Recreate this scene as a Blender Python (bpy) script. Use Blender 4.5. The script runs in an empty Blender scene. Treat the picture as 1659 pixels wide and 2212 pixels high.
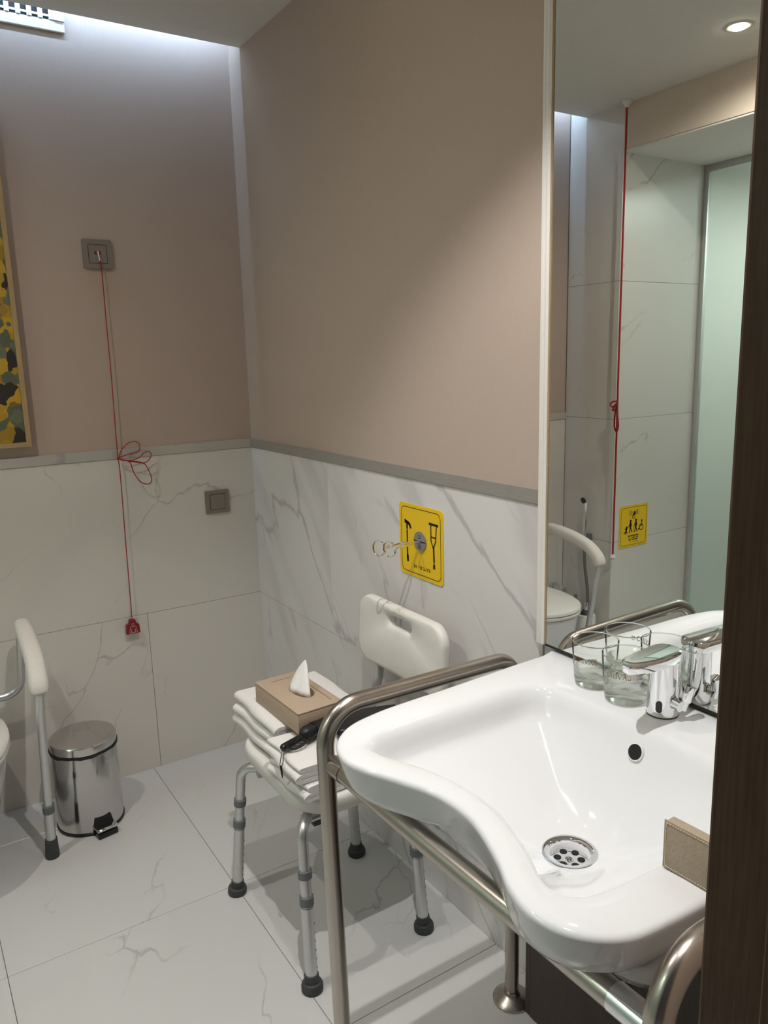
import bpy, bmesh, math, random
from mathutils import Vector, Matrix
from mathutils.bvhtree import BVHTree

random.seed(7)
S = bpy.context.scene
COL = S.collection
PI = math.pi

# ------------------------------------------------------------------ camera, world, exposure
cam = bpy.data.cameras.new('camera'); cam.sensor_fit = 'VERTICAL'; cam.sensor_height = 36.0
cam.lens = 27.155; cam.clip_start = 0.02
cam_o = bpy.data.objects.new('camera', cam); COL.objects.link(cam_o)
cam_o.matrix_world = Matrix(((0.840384, 0.127538, -0.526773, -1.145897), (-0.541336, 0.149709, -0.827371, -2.719546), (-0.026659, 0.980470, 0.194854, 1.481400), (0, 0, 0, 1)))
S.camera = cam_o
W = bpy.data.worlds.new('world'); S.world = W; W.use_nodes = True
W.node_tree.nodes['Background'].inputs[0].default_value = (0.9, 0.93, 1.0, 1)
W.node_tree.nodes['Background'].inputs[1].default_value = 0.05
S.view_settings.view_transform = 'Standard'; S.view_settings.look = 'None'
S.view_settings.gamma = 1.0; S.view_settings.use_curve_mapping = False
S.view_settings.exposure = 0.0
S.cycles.max_bounces = 12; S.cycles.transmission_bounces = 10; S.cycles.glossy_bounces = 8; S.cycles.diffuse_bounces = 6
S.cycles.sample_clamp_indirect = 6.0
S.cycles.caustics_reflective = True; S.cycles.caustics_refractive = True
S.cycles.use_denoising = True

def lamp(name, kind, loc, energy, color, parent=None, **kw):
    l = bpy.data.lights.new(name, kind); l.energy = energy; l.color = color
    rot = kw.pop('rot', (0, 0, 0))
    for k, v in kw.items(): setattr(l, k, v)
    o = bpy.data.objects.new(name, l); COL.objects.link(o)
    o.location = loc; o.rotation_euler = rot
    if parent: o.parent = parent
    return o

H = 2.51          # ceiling height
WX = -1.68        # left wall
# LED tape hidden in the slot above the far wall
lamp('cove_light', 'AREA', (-0.84, -0.0935, 2.655), 9.0, (0.44, 0.67, 1.0), shape='RECTANGLE', size=1.64, size_y=0.014, rot=(math.radians(72), 0, 0))
# lamp in the shower beyond the screen
lamp('shower_light', 'AREA', (-2.70, -1.1, 2.315), 18.0, (0.96, 1.0, 0.97), shape='DISK', size=0.5)

# ------------------------------------------------------------------ materials
def nn(nt, t, **kw):
    n = nt.nodes.new(t)
    for k, v in kw.items():
        if k == 'op': n.operation = v
        else: setattr(n, k, v)
    return n

def mat(name, col, rough=0.5, metal=0.0, var=0.06, nscale=40.0, bump=0.0, aniso=0.0, trans=0.0, ior=1.45, coat=0.0, spec=0.5, emit=None, estr=0.0, stretch=None, rvar=0.0):
    m = bpy.data.materials.new(name); m.use_nodes = True
    nt = m.node_tree; b = nt.nodes['Principled BSDF']; L = nt.links
    b.inputs['Roughness'].default_value = rough; b.inputs['Metallic'].default_value = metal
    b.inputs['IOR'].default_value = ior; b.inputs['Transmission Weight'].default_value = trans
    b.inputs['Coat Weight'].default_value = coat; b.inputs['Coat Roughness'].default_value = 0.04
    b.inputs['Specular IOR Level'].default_value = spec
    b.inputs['Base Color'].default_value = (*col, 1)
    if emit:
        b.inputs['Emission Color'].default_value = (*emit, 1); b.inputs['Emission Strength'].default_value = estr
    if var or bump or rvar:
        tc = nn(nt, 'ShaderNodeTexCoord'); mp = nn(nt, 'ShaderNodeMapping')
        if stretch: mp.inputs['Scale'].default_value = stretch
        L.new(tc.outputs['Object'], mp.inputs[0])
        nz = nn(nt, 'ShaderNodeTexNoise'); nz.inputs['Scale'].default_value = nscale; nz.inputs['Detail'].default_value = 4
        L.new(mp.outputs[0], nz.inputs['Vector'])
        if var:
            r = nn(nt, 'ShaderNodeMapRange'); r.inputs[3].default_value = 1 - var; r.inputs[4].default_value = 1 + var
            r.inputs[1].default_value = 0.25; r.inputs[2].default_value = 0.75
            L.new(nz.outputs[0], r.inputs[0])
            mx = nn(nt, 'ShaderNodeMix', data_type='RGBA', blend_type='MULTIPLY'); mx.inputs[0].default_value = 1
            mx.inputs[6].default_value = (*col, 1); L.new(r.outputs[0], mx.inputs[7]); L.new(mx.outputs[2], b.inputs['Base Color'])
        if rvar:
            r2 = nn(nt, 'ShaderNodeMapRange'); r2.inputs[3].default_value = max(0, rough - rvar); r2.inputs[4].default_value = rough + rvar
            r2.inputs[1].default_value = 0.3; r2.inputs[2].default_value = 0.7
            L.new(nz.outputs[0], r2.inputs[0]); L.new(r2.outputs[0], b.inputs['Roughness'])
        if bump:
            bp = nn(nt, 'ShaderNodeBump'); bp.inputs['Strength'].default_value = bump; bp.inputs['Distance'].default_value = 0.002
            L.new(nz.outputs[0], bp.inputs['Height']); L.new(bp.outputs[0], b.inputs['Normal'])
    return m

def marble(name, base, vein, rough, along, across, fa, fb, third, amount=0.7, width=0.03, thr=0.52, soft=0.35):
    m = bpy.data.materials.new(name); m.use_nodes = True
    nt = m.node_tree; L = nt.links; b = nt.nodes['Principled BSDF']
    g = nn(nt, 'ShaderNodeNewGeometry'); oi = nn(nt, 'ShaderNodeObjectInfo')
    mul = nn(nt, 'ShaderNodeMath', op='MULTIPLY'); mul.inputs[1].default_value = 23.0; L.new(oi.outputs['Random'], mul.inputs[0])
    def dot(v, s):
        d = nn(nt, 'ShaderNodeVectorMath', op='DOT_PRODUCT'); d.inputs[1].default_value = v; L.new(g.outputs['Position'], d.inputs[0])
        k = nn(nt, 'ShaderNodeMath', op='MULTIPLY'); k.inputs[1].default_value = s; L.new(d.outputs['Value'], k.inputs[0])
        return k.outputs[0]
    cx = nn(nt, 'ShaderNodeCombineXYZ')
    L.new(dot(along, fa), cx.inputs[0]); L.new(dot(across, fb), cx.inputs[1]); L.new(dot(third, 1.0), cx.inputs[2])
    add = nn(nt, 'ShaderNodeVectorMath', op='ADD'); L.new(cx.outputs[0], add.inputs[0]); L.new(mul.outputs[0], add.inputs[1])
    n0 = nn(nt, 'ShaderNodeTexNoise'); n0.inputs['Scale'].default_value = 2.2; n0.inputs['Detail'].default_value = 4; L.new(add.outputs[0], n0.inputs['Vector'])
    sub = nn(nt, 'ShaderNodeVectorMath', op='SUBTRACT'); sub.inputs[1].default_value = (0.5, 0.5, 0.5); L.new(n0.outputs['Color'], sub.inputs[0])
    sc = nn(nt, 'ShaderNodeVectorMath', op='SCALE'); sc.inputs['Scale'].default_value = 0.32; L.new(sub.outputs[0], sc.inputs[0])
    ad2 = nn(nt, 'ShaderNodeVectorMath', op='ADD'); L.new(add.outputs[0], ad2.inputs[0]); L.new(sc.outputs[0], ad2.inputs[1])
    def ridge(scale, w, det, rgh):
        n = nn(nt, 'ShaderNodeTexNoise'); n.inputs['Scale'].default_value = scale; n.inputs['Detail'].default_value = det; n.inputs['Roughness'].default_value = rgh
        L.new(ad2.outputs[0], n.inputs['Vector'])
        s = nn(nt, 'ShaderNodeMath', op='SUBTRACT'); s.inputs[1].default_value = 0.5; L.new(n.outputs[0], s.inputs[0])
        a = nn(nt, 'ShaderNodeMath', op='ABSOLUTE'); L.new(s.outputs[0], a.inputs[0])
        r = nn(nt, 'ShaderNodeMapRange', interpolation_type='SMOOTHSTEP'); r.inputs[1].default_value = 0; r.inputs[2].default_value = w
        r.inputs[3].default_value = 1; r.inputs[4].default_value = 0; L.new(a.outputs[0], r.inputs[0])
        return r.outputs[0]
    def crack(scale, w):      # thin lines of even width along warped cell borders
        n1 = nn(nt, 'ShaderNodeTexNoise'); n1.inputs['Scale'].default_value = 9; n1.inputs['Detail'].default_value = 5; L.new(add.outputs[0], n1.inputs['Vector'])
        s1 = nn(nt, 'ShaderNodeVectorMath', op='SUBTRACT'); s1.inputs[1].default_value = (0.5, 0.5, 0.5); L.new(n1.outputs['Color'], s1.inputs[0])
        k1 = nn(nt, 'ShaderNodeVectorMath', op='SCALE'); k1.inputs['Scale'].default_value = 0.12; L.new(s1.outputs[0], k1.inputs[0])
        a1 = nn(nt, 'ShaderNodeVectorMath', op='ADD'); L.new(ad2.outputs[0], a1.inputs[0]); L.new(k1.outputs[0], a1.inputs[1])
        vo = nn(nt, 'ShaderNodeTexVoronoi', feature='DISTANCE_TO_EDGE'); vo.inputs['Scale'].default_value = scale; L.new(a1.outputs[0], vo.inputs['Vector'])
        r = nn(nt, 'ShaderNodeMapRange', interpolation_type='SMOOTHSTEP'); r.inputs[1].default_value = 0; r.inputs[2].default_value = w
        r.inputs[3].default_value = 1; r.inputs[4].default_value = 0; L.new(vo.outputs['Distance'], r.inputs[0])
        return r.outputs[0]
    def mask(scale, lo, hi):
        n = nn(nt, 'ShaderNodeTexNoise'); n.inputs['Scale'].default_value = scale; n.inputs['Detail'].default_value = 3; L.new(add.outputs[0], n.inputs['Vector'])
        r = nn(nt, 'ShaderNodeMapRange', interpolation_type='SMOOTHSTEP'); r.inputs[1].default_value = lo; r.inputs[2].default_value = hi; L.new(n.outputs[0], r.inputs[0])
        return r.outputs[0]
    def mulv(a, bb, k=None):
        x = nn(nt, 'ShaderNodeMath', op='MULTIPLY'); L.new(a, x.inputs[0])
        if k is None: L.new(bb, x.inputs[1])
        else: x.inputs[1].default_value = k
        return x.outputs[0]
    v1 = mulv(mulv(crack(1.15, width), mask(2.4, thr + 0.03, thr + 0.17)), None, amount)
    v2 = mulv(mulv(ridge(1.1, width * 5, 4, 0.5), mask(1.6, thr - 0.02, thr + 0.2)), None, amount * soft)
    v3 = mulv(mulv(crack(2.3, width * 1.3), mask(3.6, thr + 0.08, thr + 0.20)), None, amount * 0.6)
    m1 = nn(nt, 'ShaderNodeMath', op='MAXIMUM'); L.new(v1, m1.inputs[0]); L.new(v2, m1.inputs[1])
    m2 = nn(nt, 'ShaderNodeMath', op='MAXIMUM'); L.new(m1.outputs[0], m2.inputs[0]); L.new(v3, m2.inputs[1])
    mx = nn(nt, 'ShaderNodeMix', data_type='RGBA'); mx.inputs[6].default_value = (*base, 1); mx.inputs[7].default_value = (*vein, 1)
    L.new(m2.outputs[0], mx.inputs[0]); L.new(mx.outputs[2], b.inputs['Base Color'])
    b.inputs['Roughness'].default_value = rough
    return m

MA = dict(
 floor=marble('floor_marble', (0.585, 0.583, 0.575), (0.29, 0.28, 0.28), 0.26, (0.55, 0.83, 0), (-0.83, 0.55, 0), 0.8, 1.6, (0, 0, 1), amount=0.55, width=0.009, thr=0.48, soft=0.04),
 far=marble('far_wall_marble', (0.66, 0.63, 0.58), (0.27, 0.25, 0.24), 0.14, (0.6, 0, 0.8), (-0.8, 0, 0.6), 0.9, 1.6, (0, 1, 0), amount=0.45, width=0.009, thr=0.48, soft=0.10),
 right=marble('right_wall_marble', (0.70, 0.68, 0.67), (0.27, 0.255, 0.285), 0.2, (0, -0.62, -0.78), (0, 0.78, -0.62), 0.55, 2.0, (1, 0, 0), amount=0.48, width=0.018, thr=0.41, soft=0.6),
 left=marble('left_wall_marble', (0.66, 0.64, 0.60), (0.27, 0.25, 0.24), 0.12, (0.2, 0.5, 0.8), (-0.5, 0.8, -0.5), 1.2, 2.4, (0.5, -0.5, 0.2), amount=0.7, width=0.014, thr=0.53, soft=0.15),
 paper=mat('beige_wallpaper', (0.470, 0.375, 0.315), 0.8, var=0.022, nscale=330, bump=0.10, stretch=(1, 1, 0.10)),
 ceil=mat('ceiling_paint', (0.72, 0.70, 0.66), 0.9, var=0.02),
 creampaint=mat('cream_paint', (0.66, 0.585, 0.49), 0.85, var=0.02),
 grout=mat('grout', (0.40, 0.38, 0.36), 0.9, nscale=300),
 trimgrey=mat('grey_metal_trim', (0.36, 0.335, 0.31), 0.35, 0.3, var=0.08, nscale=30, stretch=(1, 1, 8)),
 trimmarble=marble('far_trim_marble', (0.49, 0.46, 0.42), (0.27, 0.26, 0.26), 0.2, (1, 0, 0), (0, 0, 1), 1.5, 3, (0, 1, 0), amount=0.6, width=0.06, thr=0.45),
 whitetrim=mat('white_trim', (0.75, 0.72, 0.68), 0.35, var=0.006, nscale=300),
 ceramic=mat('white_ceramic', (0.76, 0.77, 0.785), 0.07, var=0.0, coat=0.3, spec=0.5),
 chrome=mat('polished_chrome', (0.86, 0.87, 0.89), 0.04, 1.0, var=0.01),
 binsteel=mat('polished_bin_steel', (0.60, 0.585, 0.575), 0.14, 1.0, var=0.02, nscale=60, rvar=0.02),
 steel=mat('brushed_steel', (0.50, 0.455, 0.41), 0.26, 1.0, var=0.02, nscale=220),
 alu=mat('anodised_aluminium', (0.62, 0.62, 0.62), 0.36, 0.9, var=0.03, nscale=60),
 rubber=mat('grey_rubber', (0.045, 0.05, 0.05), 0.6, nscale=80, var=0.15),
 clip=mat('grey_plastic_clip', (0.13, 0.145, 0.15), 0.45, nscale=60),
 plastic=mat('white_plastic', (0.72, 0.71, 0.67), 0.38, var=0.02, nscale=20),
 padfoam=mat('cream_foam', (0.70, 0.67, 0.62), 0.65, var=0.04, nscale=120, bump=0.1),
 towel=mat('white_terry', (0.78, 0.755, 0.74), 0.95, var=0.06, nscale=420, bump=0.6),
 card=mat('tan_card', (0.44, 0.335, 0.245), 0.6, var=0.04, nscale=200, bump=0.05),
 cardedge=mat('dark_card_groove', (0.13, 0.085, 0.05), 0.7, nscale=90),
 leather=mat('tan_leather', (0.36, 0.285, 0.205), 0.5, var=0.08, nscale=260, bump=0.25),
 thread=mat('cream_thread', (0.72, 0.64, 0.5), 0.7, nscale=300),
 tissue=mat('white_tissue', (0.82, 0.80, 0.79), 0.9, var=0.03, nscale=60, bump=0.1),
 black=mat('black_fabric', (0.012, 0.012, 0.013), 0.45, var=0.2, nscale=200, bump=0.2),
 blackgloss=mat('black_plastic', (0.010, 0.010, 0.012), 0.22, var=0.1),
 yellow=mat('yellow_sign', (0.82, 0.53, 0.010), 0.35, var=0.02, nscale=90),
 ink=mat('black_ink', (0.012, 0.011, 0.010), 0.5, var=0.05),
 signgrey=mat('grey_disc', (0.33, 0.31, 0.29), 0.4, 0.5, var=0.05, nscale=80),
 red=mat('red_cord', (0.34, 0.012, 0.012), 0.6, var=0.15, nscale=500),
 redplastic=mat('red_plastic', (0.20, 0.012, 0.016), 0.4, var=0.05),
 pinkline=mat('pink_print', (0.70, 0.42, 0.42), 0.5, var=0.02),
 plate=mat('taupe_switch', (0.25, 0.215, 0.185), 0.4, 0.2, var=0.03, nscale=60),
 dark=mat('dark_recess', (0.02, 0.017, 0.015), 0.7, var=0.1),
 wood=mat('dark_wood', (0.085, 0.050, 0.031), 0.5, var=0.22, nscale=60, stretch=(6, 6, 0.25), bump=0.08, spec=0.15),
 cabwood=mat('dark_cabinet_wood', (0.060, 0.042, 0.033), 0.5, var=0.25, nscale=60, stretch=(6, 6, 0.25), bump=0.1),
 oak=mat('pale_wood_frame', (0.42, 0.29, 0.14), 0.5, var=0.12, nscale=40, stretch=(8, 8, 0.6)),
 
 frost=mat('frosted_green_glass', (0.80, 0.93, 0.88), 0.5, trans=1.0, ior=1.3, var=0),
 mirror=mat('mirror_silver', (0.90, 0.915, 0.90), 0.0, 1.0, var=0.0),
 gold=mat('gold_print', (0.22, 0.12, 0.045), 0.4, 0.3, var=0.03),
 hole=mat('drain_dark', (0.006, 0.006, 0.006), 0.8, var=0),
 sensor=mat('sensor_window', (0.02, 0.01, 0.016), 0.08, var=0),
 greyhose=mat('grey_hose', (0.20, 0.20, 0.21), 0.35, 0.5, var=0.1, nscale=200),
)
def painting():
    m = bpy.data.materials.new('abstract_paint'); m.use_nodes = True; nt = m.node_tree; L = nt.links; b = nt.nodes['Principled BSDF']
    tc = nn(nt, 'ShaderNodeTexCoord')
    nz = nn(nt, 'ShaderNodeTexNoise'); nz.inputs['Scale'].default_value = 14; nz.inputs['Detail'].default_value = 3; L.new(tc.outputs['Object'], nz.inputs['Vector'])
    ad = nn(nt, 'ShaderNodeMix', data_type='VECTOR'); ad.inputs[0].default_value = 0.09; L.new(tc.outputs['Object'], ad.inputs[4]); L.new(nz.outputs['Color'], ad.inputs[5])
    vo = nn(nt, 'ShaderNodeTexVoronoi'); vo.inputs['Scale'].default_value = 30; L.new(ad.outputs[1], vo.inputs['Vector'])
    sp = nn(nt, 'ShaderNodeSeparateColor'); L.new(vo.outputs['Color'], sp.inputs[0])
    cr = nn(nt, 'ShaderNodeValToRGB'); e = cr.color_ramp; e.interpolation = 'CONSTANT'
    cs = [(0, (0.42, 0.24, 0.012)), (0.22, (0.10, 0.115, 0.07)), (0.46, (0.33, 0.19, 0.015)), (0.58, (0.14, 0.15, 0.10)), (0.74, (0.50, 0.30, 0.02)), (0.86, (0.025, 0.02, 0.015)), (0.91, (0.20, 0.13, 0.03))]
    e.elements[0].color = (*cs[0][1], 1); e.elements[1].position = cs[1][0]; e.elements[1].color = (*cs[1][1], 1)
    for p, c in cs[2:]:
        q = e.elements.new(p); q.color = (*c, 1)
    L.new(sp.outputs[0], cr.inputs[0]); L.new(cr.outputs[0], b.inputs['Base Color']); b.inputs['Roughness'].default_value = 0.55
    bp = nn(nt, 'ShaderNodeBump'); bp.inputs['Strength'].default_value = 0.3; bp.inputs['Distance'].default_value = 0.003
    L.new(nz.outputs[0], bp.inputs['Height']); L.new(bp.outputs[0], b.inputs['Normal'])
    return m
MA['paint'] = painting()
def thin_glass(name, f0, tint):
    # thin pane: light passes straight through, reflection grows at grazing angles
    m = bpy.data.materials.new(name); m.use_nodes = True; nt = m.node_tree; L = nt.links; nt.nodes.clear()
    o = nn(nt, 'ShaderNodeOutputMaterial'); tr_ = nn(nt, 'ShaderNodeBsdfTransparent'); tr_.inputs[0].default_value = (*tint, 1)
    gl = nn(nt, 'ShaderNodeBsdfGlossy'); gl.inputs['Roughness'].default_value = 0.0
    lw = nn(nt, 'ShaderNodeLayerWeight'); lw.inputs[0].default_value = f0
    mx = nn(nt, 'ShaderNodeMixShader'); L.new(lw.outputs['Fresnel'], mx.inputs[0]); L.new(tr_.outputs[0], mx.inputs[1]); L.new(gl.outputs[0], mx.inputs[2])
    L.new(mx.outputs[0], o.inputs[0]); return m
MA['glasswall'] = thin_glass('thin_clear_glass', 0.06, (0.965, 0.975, 0.965))
def base_glass():
    m = bpy.data.materials.new('thick_clear_glass'); m.use_nodes = True; nt = m.node_tree; L = nt.links; nt.nodes.clear()
    o = nn(nt, 'ShaderNodeOutputMaterial'); a = nn(nt, 'ShaderNodeBsdfGlass'); a.inputs['IOR'].default_value = 1.42; a.inputs['Roughness'].default_value = 0.0
    a.inputs['Color'].default_value = (0.97, 0.985, 0.965, 1)
    b = nn(nt, 'ShaderNodeBsdfTransparent'); b.inputs[0].default_value = (0.97, 0.98, 0.96, 1); mx = nn(nt, 'ShaderNodeMixShader'); mx.inputs[0].default_value = 0.28
    L.new(a.outputs[0], mx.inputs[1]); L.new(b.outputs[0], mx.inputs[2]); L.new(mx.outputs[0], o.inputs[0]); return m
MA['glassbase'] = base_glass()
def lens_mat():   # glowing lens that lets the bulb's light through
    m = bpy.data.materials.new('lamp_lens'); m.use_nodes = True; nt = m.node_tree; L = nt.links; nt.nodes.clear()
    o = nn(nt, 'ShaderNodeOutputMaterial'); e = nn(nt, 'ShaderNodeEmission'); e.inputs[0].default_value = (1.0, 0.86, 0.62, 1); e.inputs[1].default_value = 30.0
    tr_ = nn(nt, 'ShaderNodeBsdfTransparent'); ad = nn(nt, 'ShaderNodeAddShader')
    L.new(e.outputs[0], ad.inputs[0]); L.new(tr_.outputs[0], ad.inputs[1]); L.new(ad.outputs[0], o.inputs[0]); return m
MA['lens'] = lens_mat()

# ------------------------------------------------------------------ helpers
def obj(name, bm, m, parent=None, smooth=True, ang=38, loc=None, mats=None):
    me = bpy.data.meshes.new(name)
    bmesh.ops.recalc_face_normals(bm, faces=bm.faces)
    bm.to_mesh(me); bm.free()
    for x in ([m] if m is not None else []) + (mats or []): me.materials.append(MA[x] if isinstance(x, str) else x)
    if smooth:
        me.shade_smooth()
        me.set_sharp_from_angle(angle=math.radians(ang))
    o = bpy.data.objects.new(name, me); COL.objects.link(o)
    if parent is not None: o.parent = parent
    if loc: o.location = loc
    return o

def tag(o, label=None, cat=None, group=None, kind=None):
    if label: o['label'] = label
    if cat: o['category'] = cat
    if group: o['group'] = group
    if kind: o['kind'] = kind
    return o

def thing(name, label, cat, loc=(0, 0, 0), rot=0.0, group=None):
    o = bpy.data.objects.new(name, None); COL.objects.link(o); o.empty_display_size = 0.05
    o.location = loc; o.rotation_euler = (0, 0, rot)
    return tag(o, label, cat, group)

def struct(name, bm, m, label=None, parent=None, smooth=False):
    o = obj(name, bm, m, parent, smooth)
    if parent is None: o['kind'] = 'structure'
    if label: o['label'] = label
    return o

def B(lo, hi, bev=0.0, seg=2, bm=None, mtx=None):
    """box"""
    bm2 = bmesh.new()
    r = bmesh.ops.create_cube(bm2, size=1.0)
    for v in r['verts']:
        v.co = Vector([lo[i] + (v.co[i] + 0.5) * (hi[i] - lo[i]) for i in range(3)])
    if bev: bmesh.ops.bevel(bm2, geom=bm2.edges[:], offset=bev, segments=seg, affect='EDGES', profile=0.5)
    return join(bm, bm2, mtx)

def join(bm, bm2, mtx=None):
    if mtx is not None: bm2.transform(mtx)
    if bm is None: return bm2
    me = bpy.data.meshes.new('tmp'); bm2.to_mesh(me); bm2.free(); bm.from_mesh(me); bpy.data.meshes.remove(me)
    return bm

def loft(rings, close_v=False, cap0=True, cap1=True, bm=None, open_u=False):
    """rings: list of equal-length point lists; closed around each ring"""
    bm2 = bmesh.new() if bm is None else bm
    vs = [[bm2.verts.new(p) for p in r] for r in rings]
    n = len(rings[0]); m = len(rings)
    for i in range(m if close_v else m - 1):
        a, b = vs[i], vs[(i + 1) % m]
        for j in range(n - 1 if open_u else n):
            k = (j + 1) % n
            try: bm2.faces.new((a[j], a[k], b[k], b[j]))
            except ValueError: pass
    if not close_v and not open_u:
        if cap0: bm2.faces.new(vs[0])
        if cap1: bm2.faces.new(vs[-1][::-1])
    return bm2

def lathe(prof, seg=32, c=(0, 0, 0), bm=None, cap0=True, cap1=True, sx=1, sy=1, closed=False):
    rings = [[(c[0] + r * sx * math.cos(2 * PI * k / seg), c[1] + r * sy * math.sin(2 * PI * k / seg), c[2] + z) for k in range(seg)] for r, z in prof]
    return loft(rings, closed, cap0, cap1, bm)

def fillet(pts, rad, n=8):
    """round the corners of a polyline; rad: number or list per inner corner"""
    P = [Vector(p) for p in pts]; out = [P[0]]
    for i in range(1, len(P) - 1):
        r = rad if not isinstance(rad, (list, tuple)) else rad[i - 1]
        a, b = (P[i - 1] - P[i]), (P[i + 1] - P[i]); la, lb = a.length, b.length; a.normalize(); b.normalize()
        ang = a.angle(b)
        if r <= 0 or ang > PI - 0.01: out.append(P[i]); continue
        d = min(r / math.tan(ang / 2), la * 0.49, lb * 0.49); rr = d * math.tan(ang / 2)
        c = P[i] + (a + b).normalized() * (rr / math.sin(ang / 2))
        s, e = P[i] + a * d - c, P[i] + b * d - c
        tot = s.angle(e); ax = s.cross(e).normalized()
        for k in range(n + 1): out.append(c + Matrix.Rotation(tot * k / n, 3, ax) @ s)
    out.append(P[-1]); return out

def smoothpath(pts, n=8, closed=False):
    P = [Vector(p) for p in pts]; out = []; m = len(P)
    rng = range(m if closed else m - 1)
    for i in rng:
        if closed: p0, p1, p2, p3 = P[(i - 1) % m], P[i], P[(i + 1) % m], P[(i + 2) % m]
        else: p0, p1, p2, p3 = P[max(i - 1, 0)], P[i], P[i + 1], P[min(i + 2, m - 1)]
        for k in range(n):
            t = k / n
            out.append(0.5 * ((2 * p1) + (-p0 + p2) * t + (2 * p0 - 5 * p1 + 4 * p2 - p3) * t * t + (-p0 + 3 * p1 - 3 * p2 + p3) * t ** 3))
    if not closed: out.append(P[-1])
    return out

def tube(path, r, seg=16, bm=None, caps=True, closed=False, prof=None):
    P = [Vector(p) for p in path]; n = len(P)
    T = []
    for i in range(n):
        if closed: d = P[(i + 1) % n] - P[i - 1]
        else: d = P[min(i + 1, n - 1)] - P[max(i - 1, 0)]
        T.append(d.normalized())
    u = T[0].orthogonal().normalized(); rings = []
    if abs(T[0].z) < 0.95: u = Vector((0, 0, 1)).cross(T[0]).normalized()
    for i in range(n):
        u = (u - T[i] * u.dot(T[i])).normalized(); v = T[i].cross(u)
        rr = r[i] if isinstance(r, (list, tuple)) else r
        if prof: rings.append([P[i] + u * (a * rr) + v * (b * rr) for a, b in prof])
        else: rings.append([P[i] + u * (rr * math.cos(2 * PI * k / seg)) + v * (rr * math.sin(2 * PI * k / seg)) for k in range(seg)])
    return loft(rings, closed, caps, caps, bm)

def rrect(w, h, r, n=6, c=(0, 0)):
    """rounded rectangle outline, list of (x,y)"""
    out = []
    for cx, cy, a0 in ((w / 2 - r, h / 2 - r, 0), (-w / 2 + r, h / 2 - r, 90), (-w / 2 + r, -h / 2 + r, 180), (w / 2 - r, -h / 2 + r, 270)):
        for k in range(n + 1):
            a = math.radians(a0 + 90 * k / n); out.append((c[0] + cx + r * math.cos(a), c[1] + cy + r * math.sin(a)))
    return out

def prism(pts2, f, d0, d1, bm=None):
    """extrude 2D outline: f(x,y,d)->3D"""
    return loft([[f(x, y, d0) for x, y in pts2], [f(x, y, d1) for x, y in pts2]], bm=bm)

def thick(line, w, closed=False):
    """2D polyline -> list of quads outlines (stroke)"""
    out = []; n = len(line)
    for i in range(n if closed else n - 1):
        a = Vector(line[i]); b = Vector(line[(i + 1) % n]); d = (b - a)
        if d.length < 1e-9: continue
        d.normalize(); q = Vector((-d.y, d.x)) * w / 2; e = d * w * 0.25
        out.append([tuple(a - e + q), tuple(a - e - q), tuple(b + e - q), tuple(b + e + q)])
    return out

def dup(root, group=None, label=None):
    r = root.copy(); COL.objects.link(r)
    if label: r['label'] = label
    for ch in list(root.children):
        c = ch.copy(); COL.objects.link(c); c.parent = r
        for g in list(ch.children):
            d = g.copy(); COL.objects.link(d); d.parent = c
    return r

# ------------------------------------------------------------------ room shell
GAP = 0.0006
def tiles(parent, m, cells, frame, th=0.012):
    """cells: (u0,u1,v0,v1); frame(u,v,d) -> world, d = depth behind the face"""
    for u0, u1, v0, v1 in cells:
        bm = bmesh.new()
        c = [(u0 + GAP, v0 + GAP), (u1 - GAP, v0 + GAP), (u1 - GAP, v1 - GAP), (u0 + GAP, v1 - GAP)]
        i = [(u0 + 2.2 * GAP, v0 + 2.2 * GAP), (u1 - 2.2 * GAP, v0 + 2.2 * GAP), (u1 - 2.2 * GAP, v1 - 2.2 * GAP), (u0 + 2.2 * GAP, v1 - 2.2 * GAP)]
        loft([[frame(*p, th) for p in c], [frame(*p, 0.0008) for p in c], [frame(*p, 0.0) for p in i]], bm=bm)
        obj('tile', bm, m, parent, smooth=False)

def cuts(a, b, marks):
    xs = [a] + sorted(x for x in marks if a + 0.005 < x < b - 0.005) + [b]
    return list(zip(xs[:-1], xs[1:]))

FY = -2.40
fl = struct('floor', B((-3.15, -3.4, -0.10), (0.10, 0.10, -0.010)), 'grout', 'white marble tiled floor with grey veins')
tiles(fl, 'floor', [(x0, x1, y0, y1) for x0, x1 in cuts(-3.1, 0, [-0.468 - 0.6 * k for k in range(6)]) for y0, y1 in cuts(-3.38, 0, [-0.2 - 0.6 * k for k in range(7)])],
      lambda u, v, d: (u, v, -d), th=0.0098)
ZD = 1.20
wf = struct('wall_far', B((WX - 0.1, 0.012, -0.1), (0.1, 0.1, 2.85)), 'grout', 'far wall, beige wallpaper above white marble wainscot')
far = lambda u, v, d: (u, d, v)
tiles(wf, 'far', [(x0, x1, -0.006, 0.6) for x0, x1 in cuts(WX, 0.011, [-0.44, -1.64])] + [(x0, x1, 0.6, 1.168) for x0, x1 in cuts(WX, 0.011, [-1.04])], far)
struct('wallpaper', B((WX, 0.003, ZD), (0.0125, 0.013, 2.85)), 'paper', parent=wf)
struct('dado_strip', B((WX, -0.004, 1.168), (0, 0.013, ZD), 0.001), 'trimmarble', 'pale marble edge strip', parent=wf)
wr = struct('wall_right', B((0.012, FY - 0.15, -0.1), (0.1, 0.1, 2.85)), 'grout', 'right wall, beige wallpaper above white marble wainscot')
rgt = lambda u, v, d: (d, u, v)
tiles(wr, 'right', [(y0, y1, -0.006, 0.6) for y0, y1 in cuts(FY, 0, [-1.192])] + [(y0, y1, 0.6, 1.168) for y0, y1 in cuts(-1.552, 0, [-0.592])], rgt)
tiles(wr, 'right', [(FY, -1.5525, 0.6, 0.872)], lambda u, v, d: (d + 0.004, u, v), th=0.008)
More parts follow.
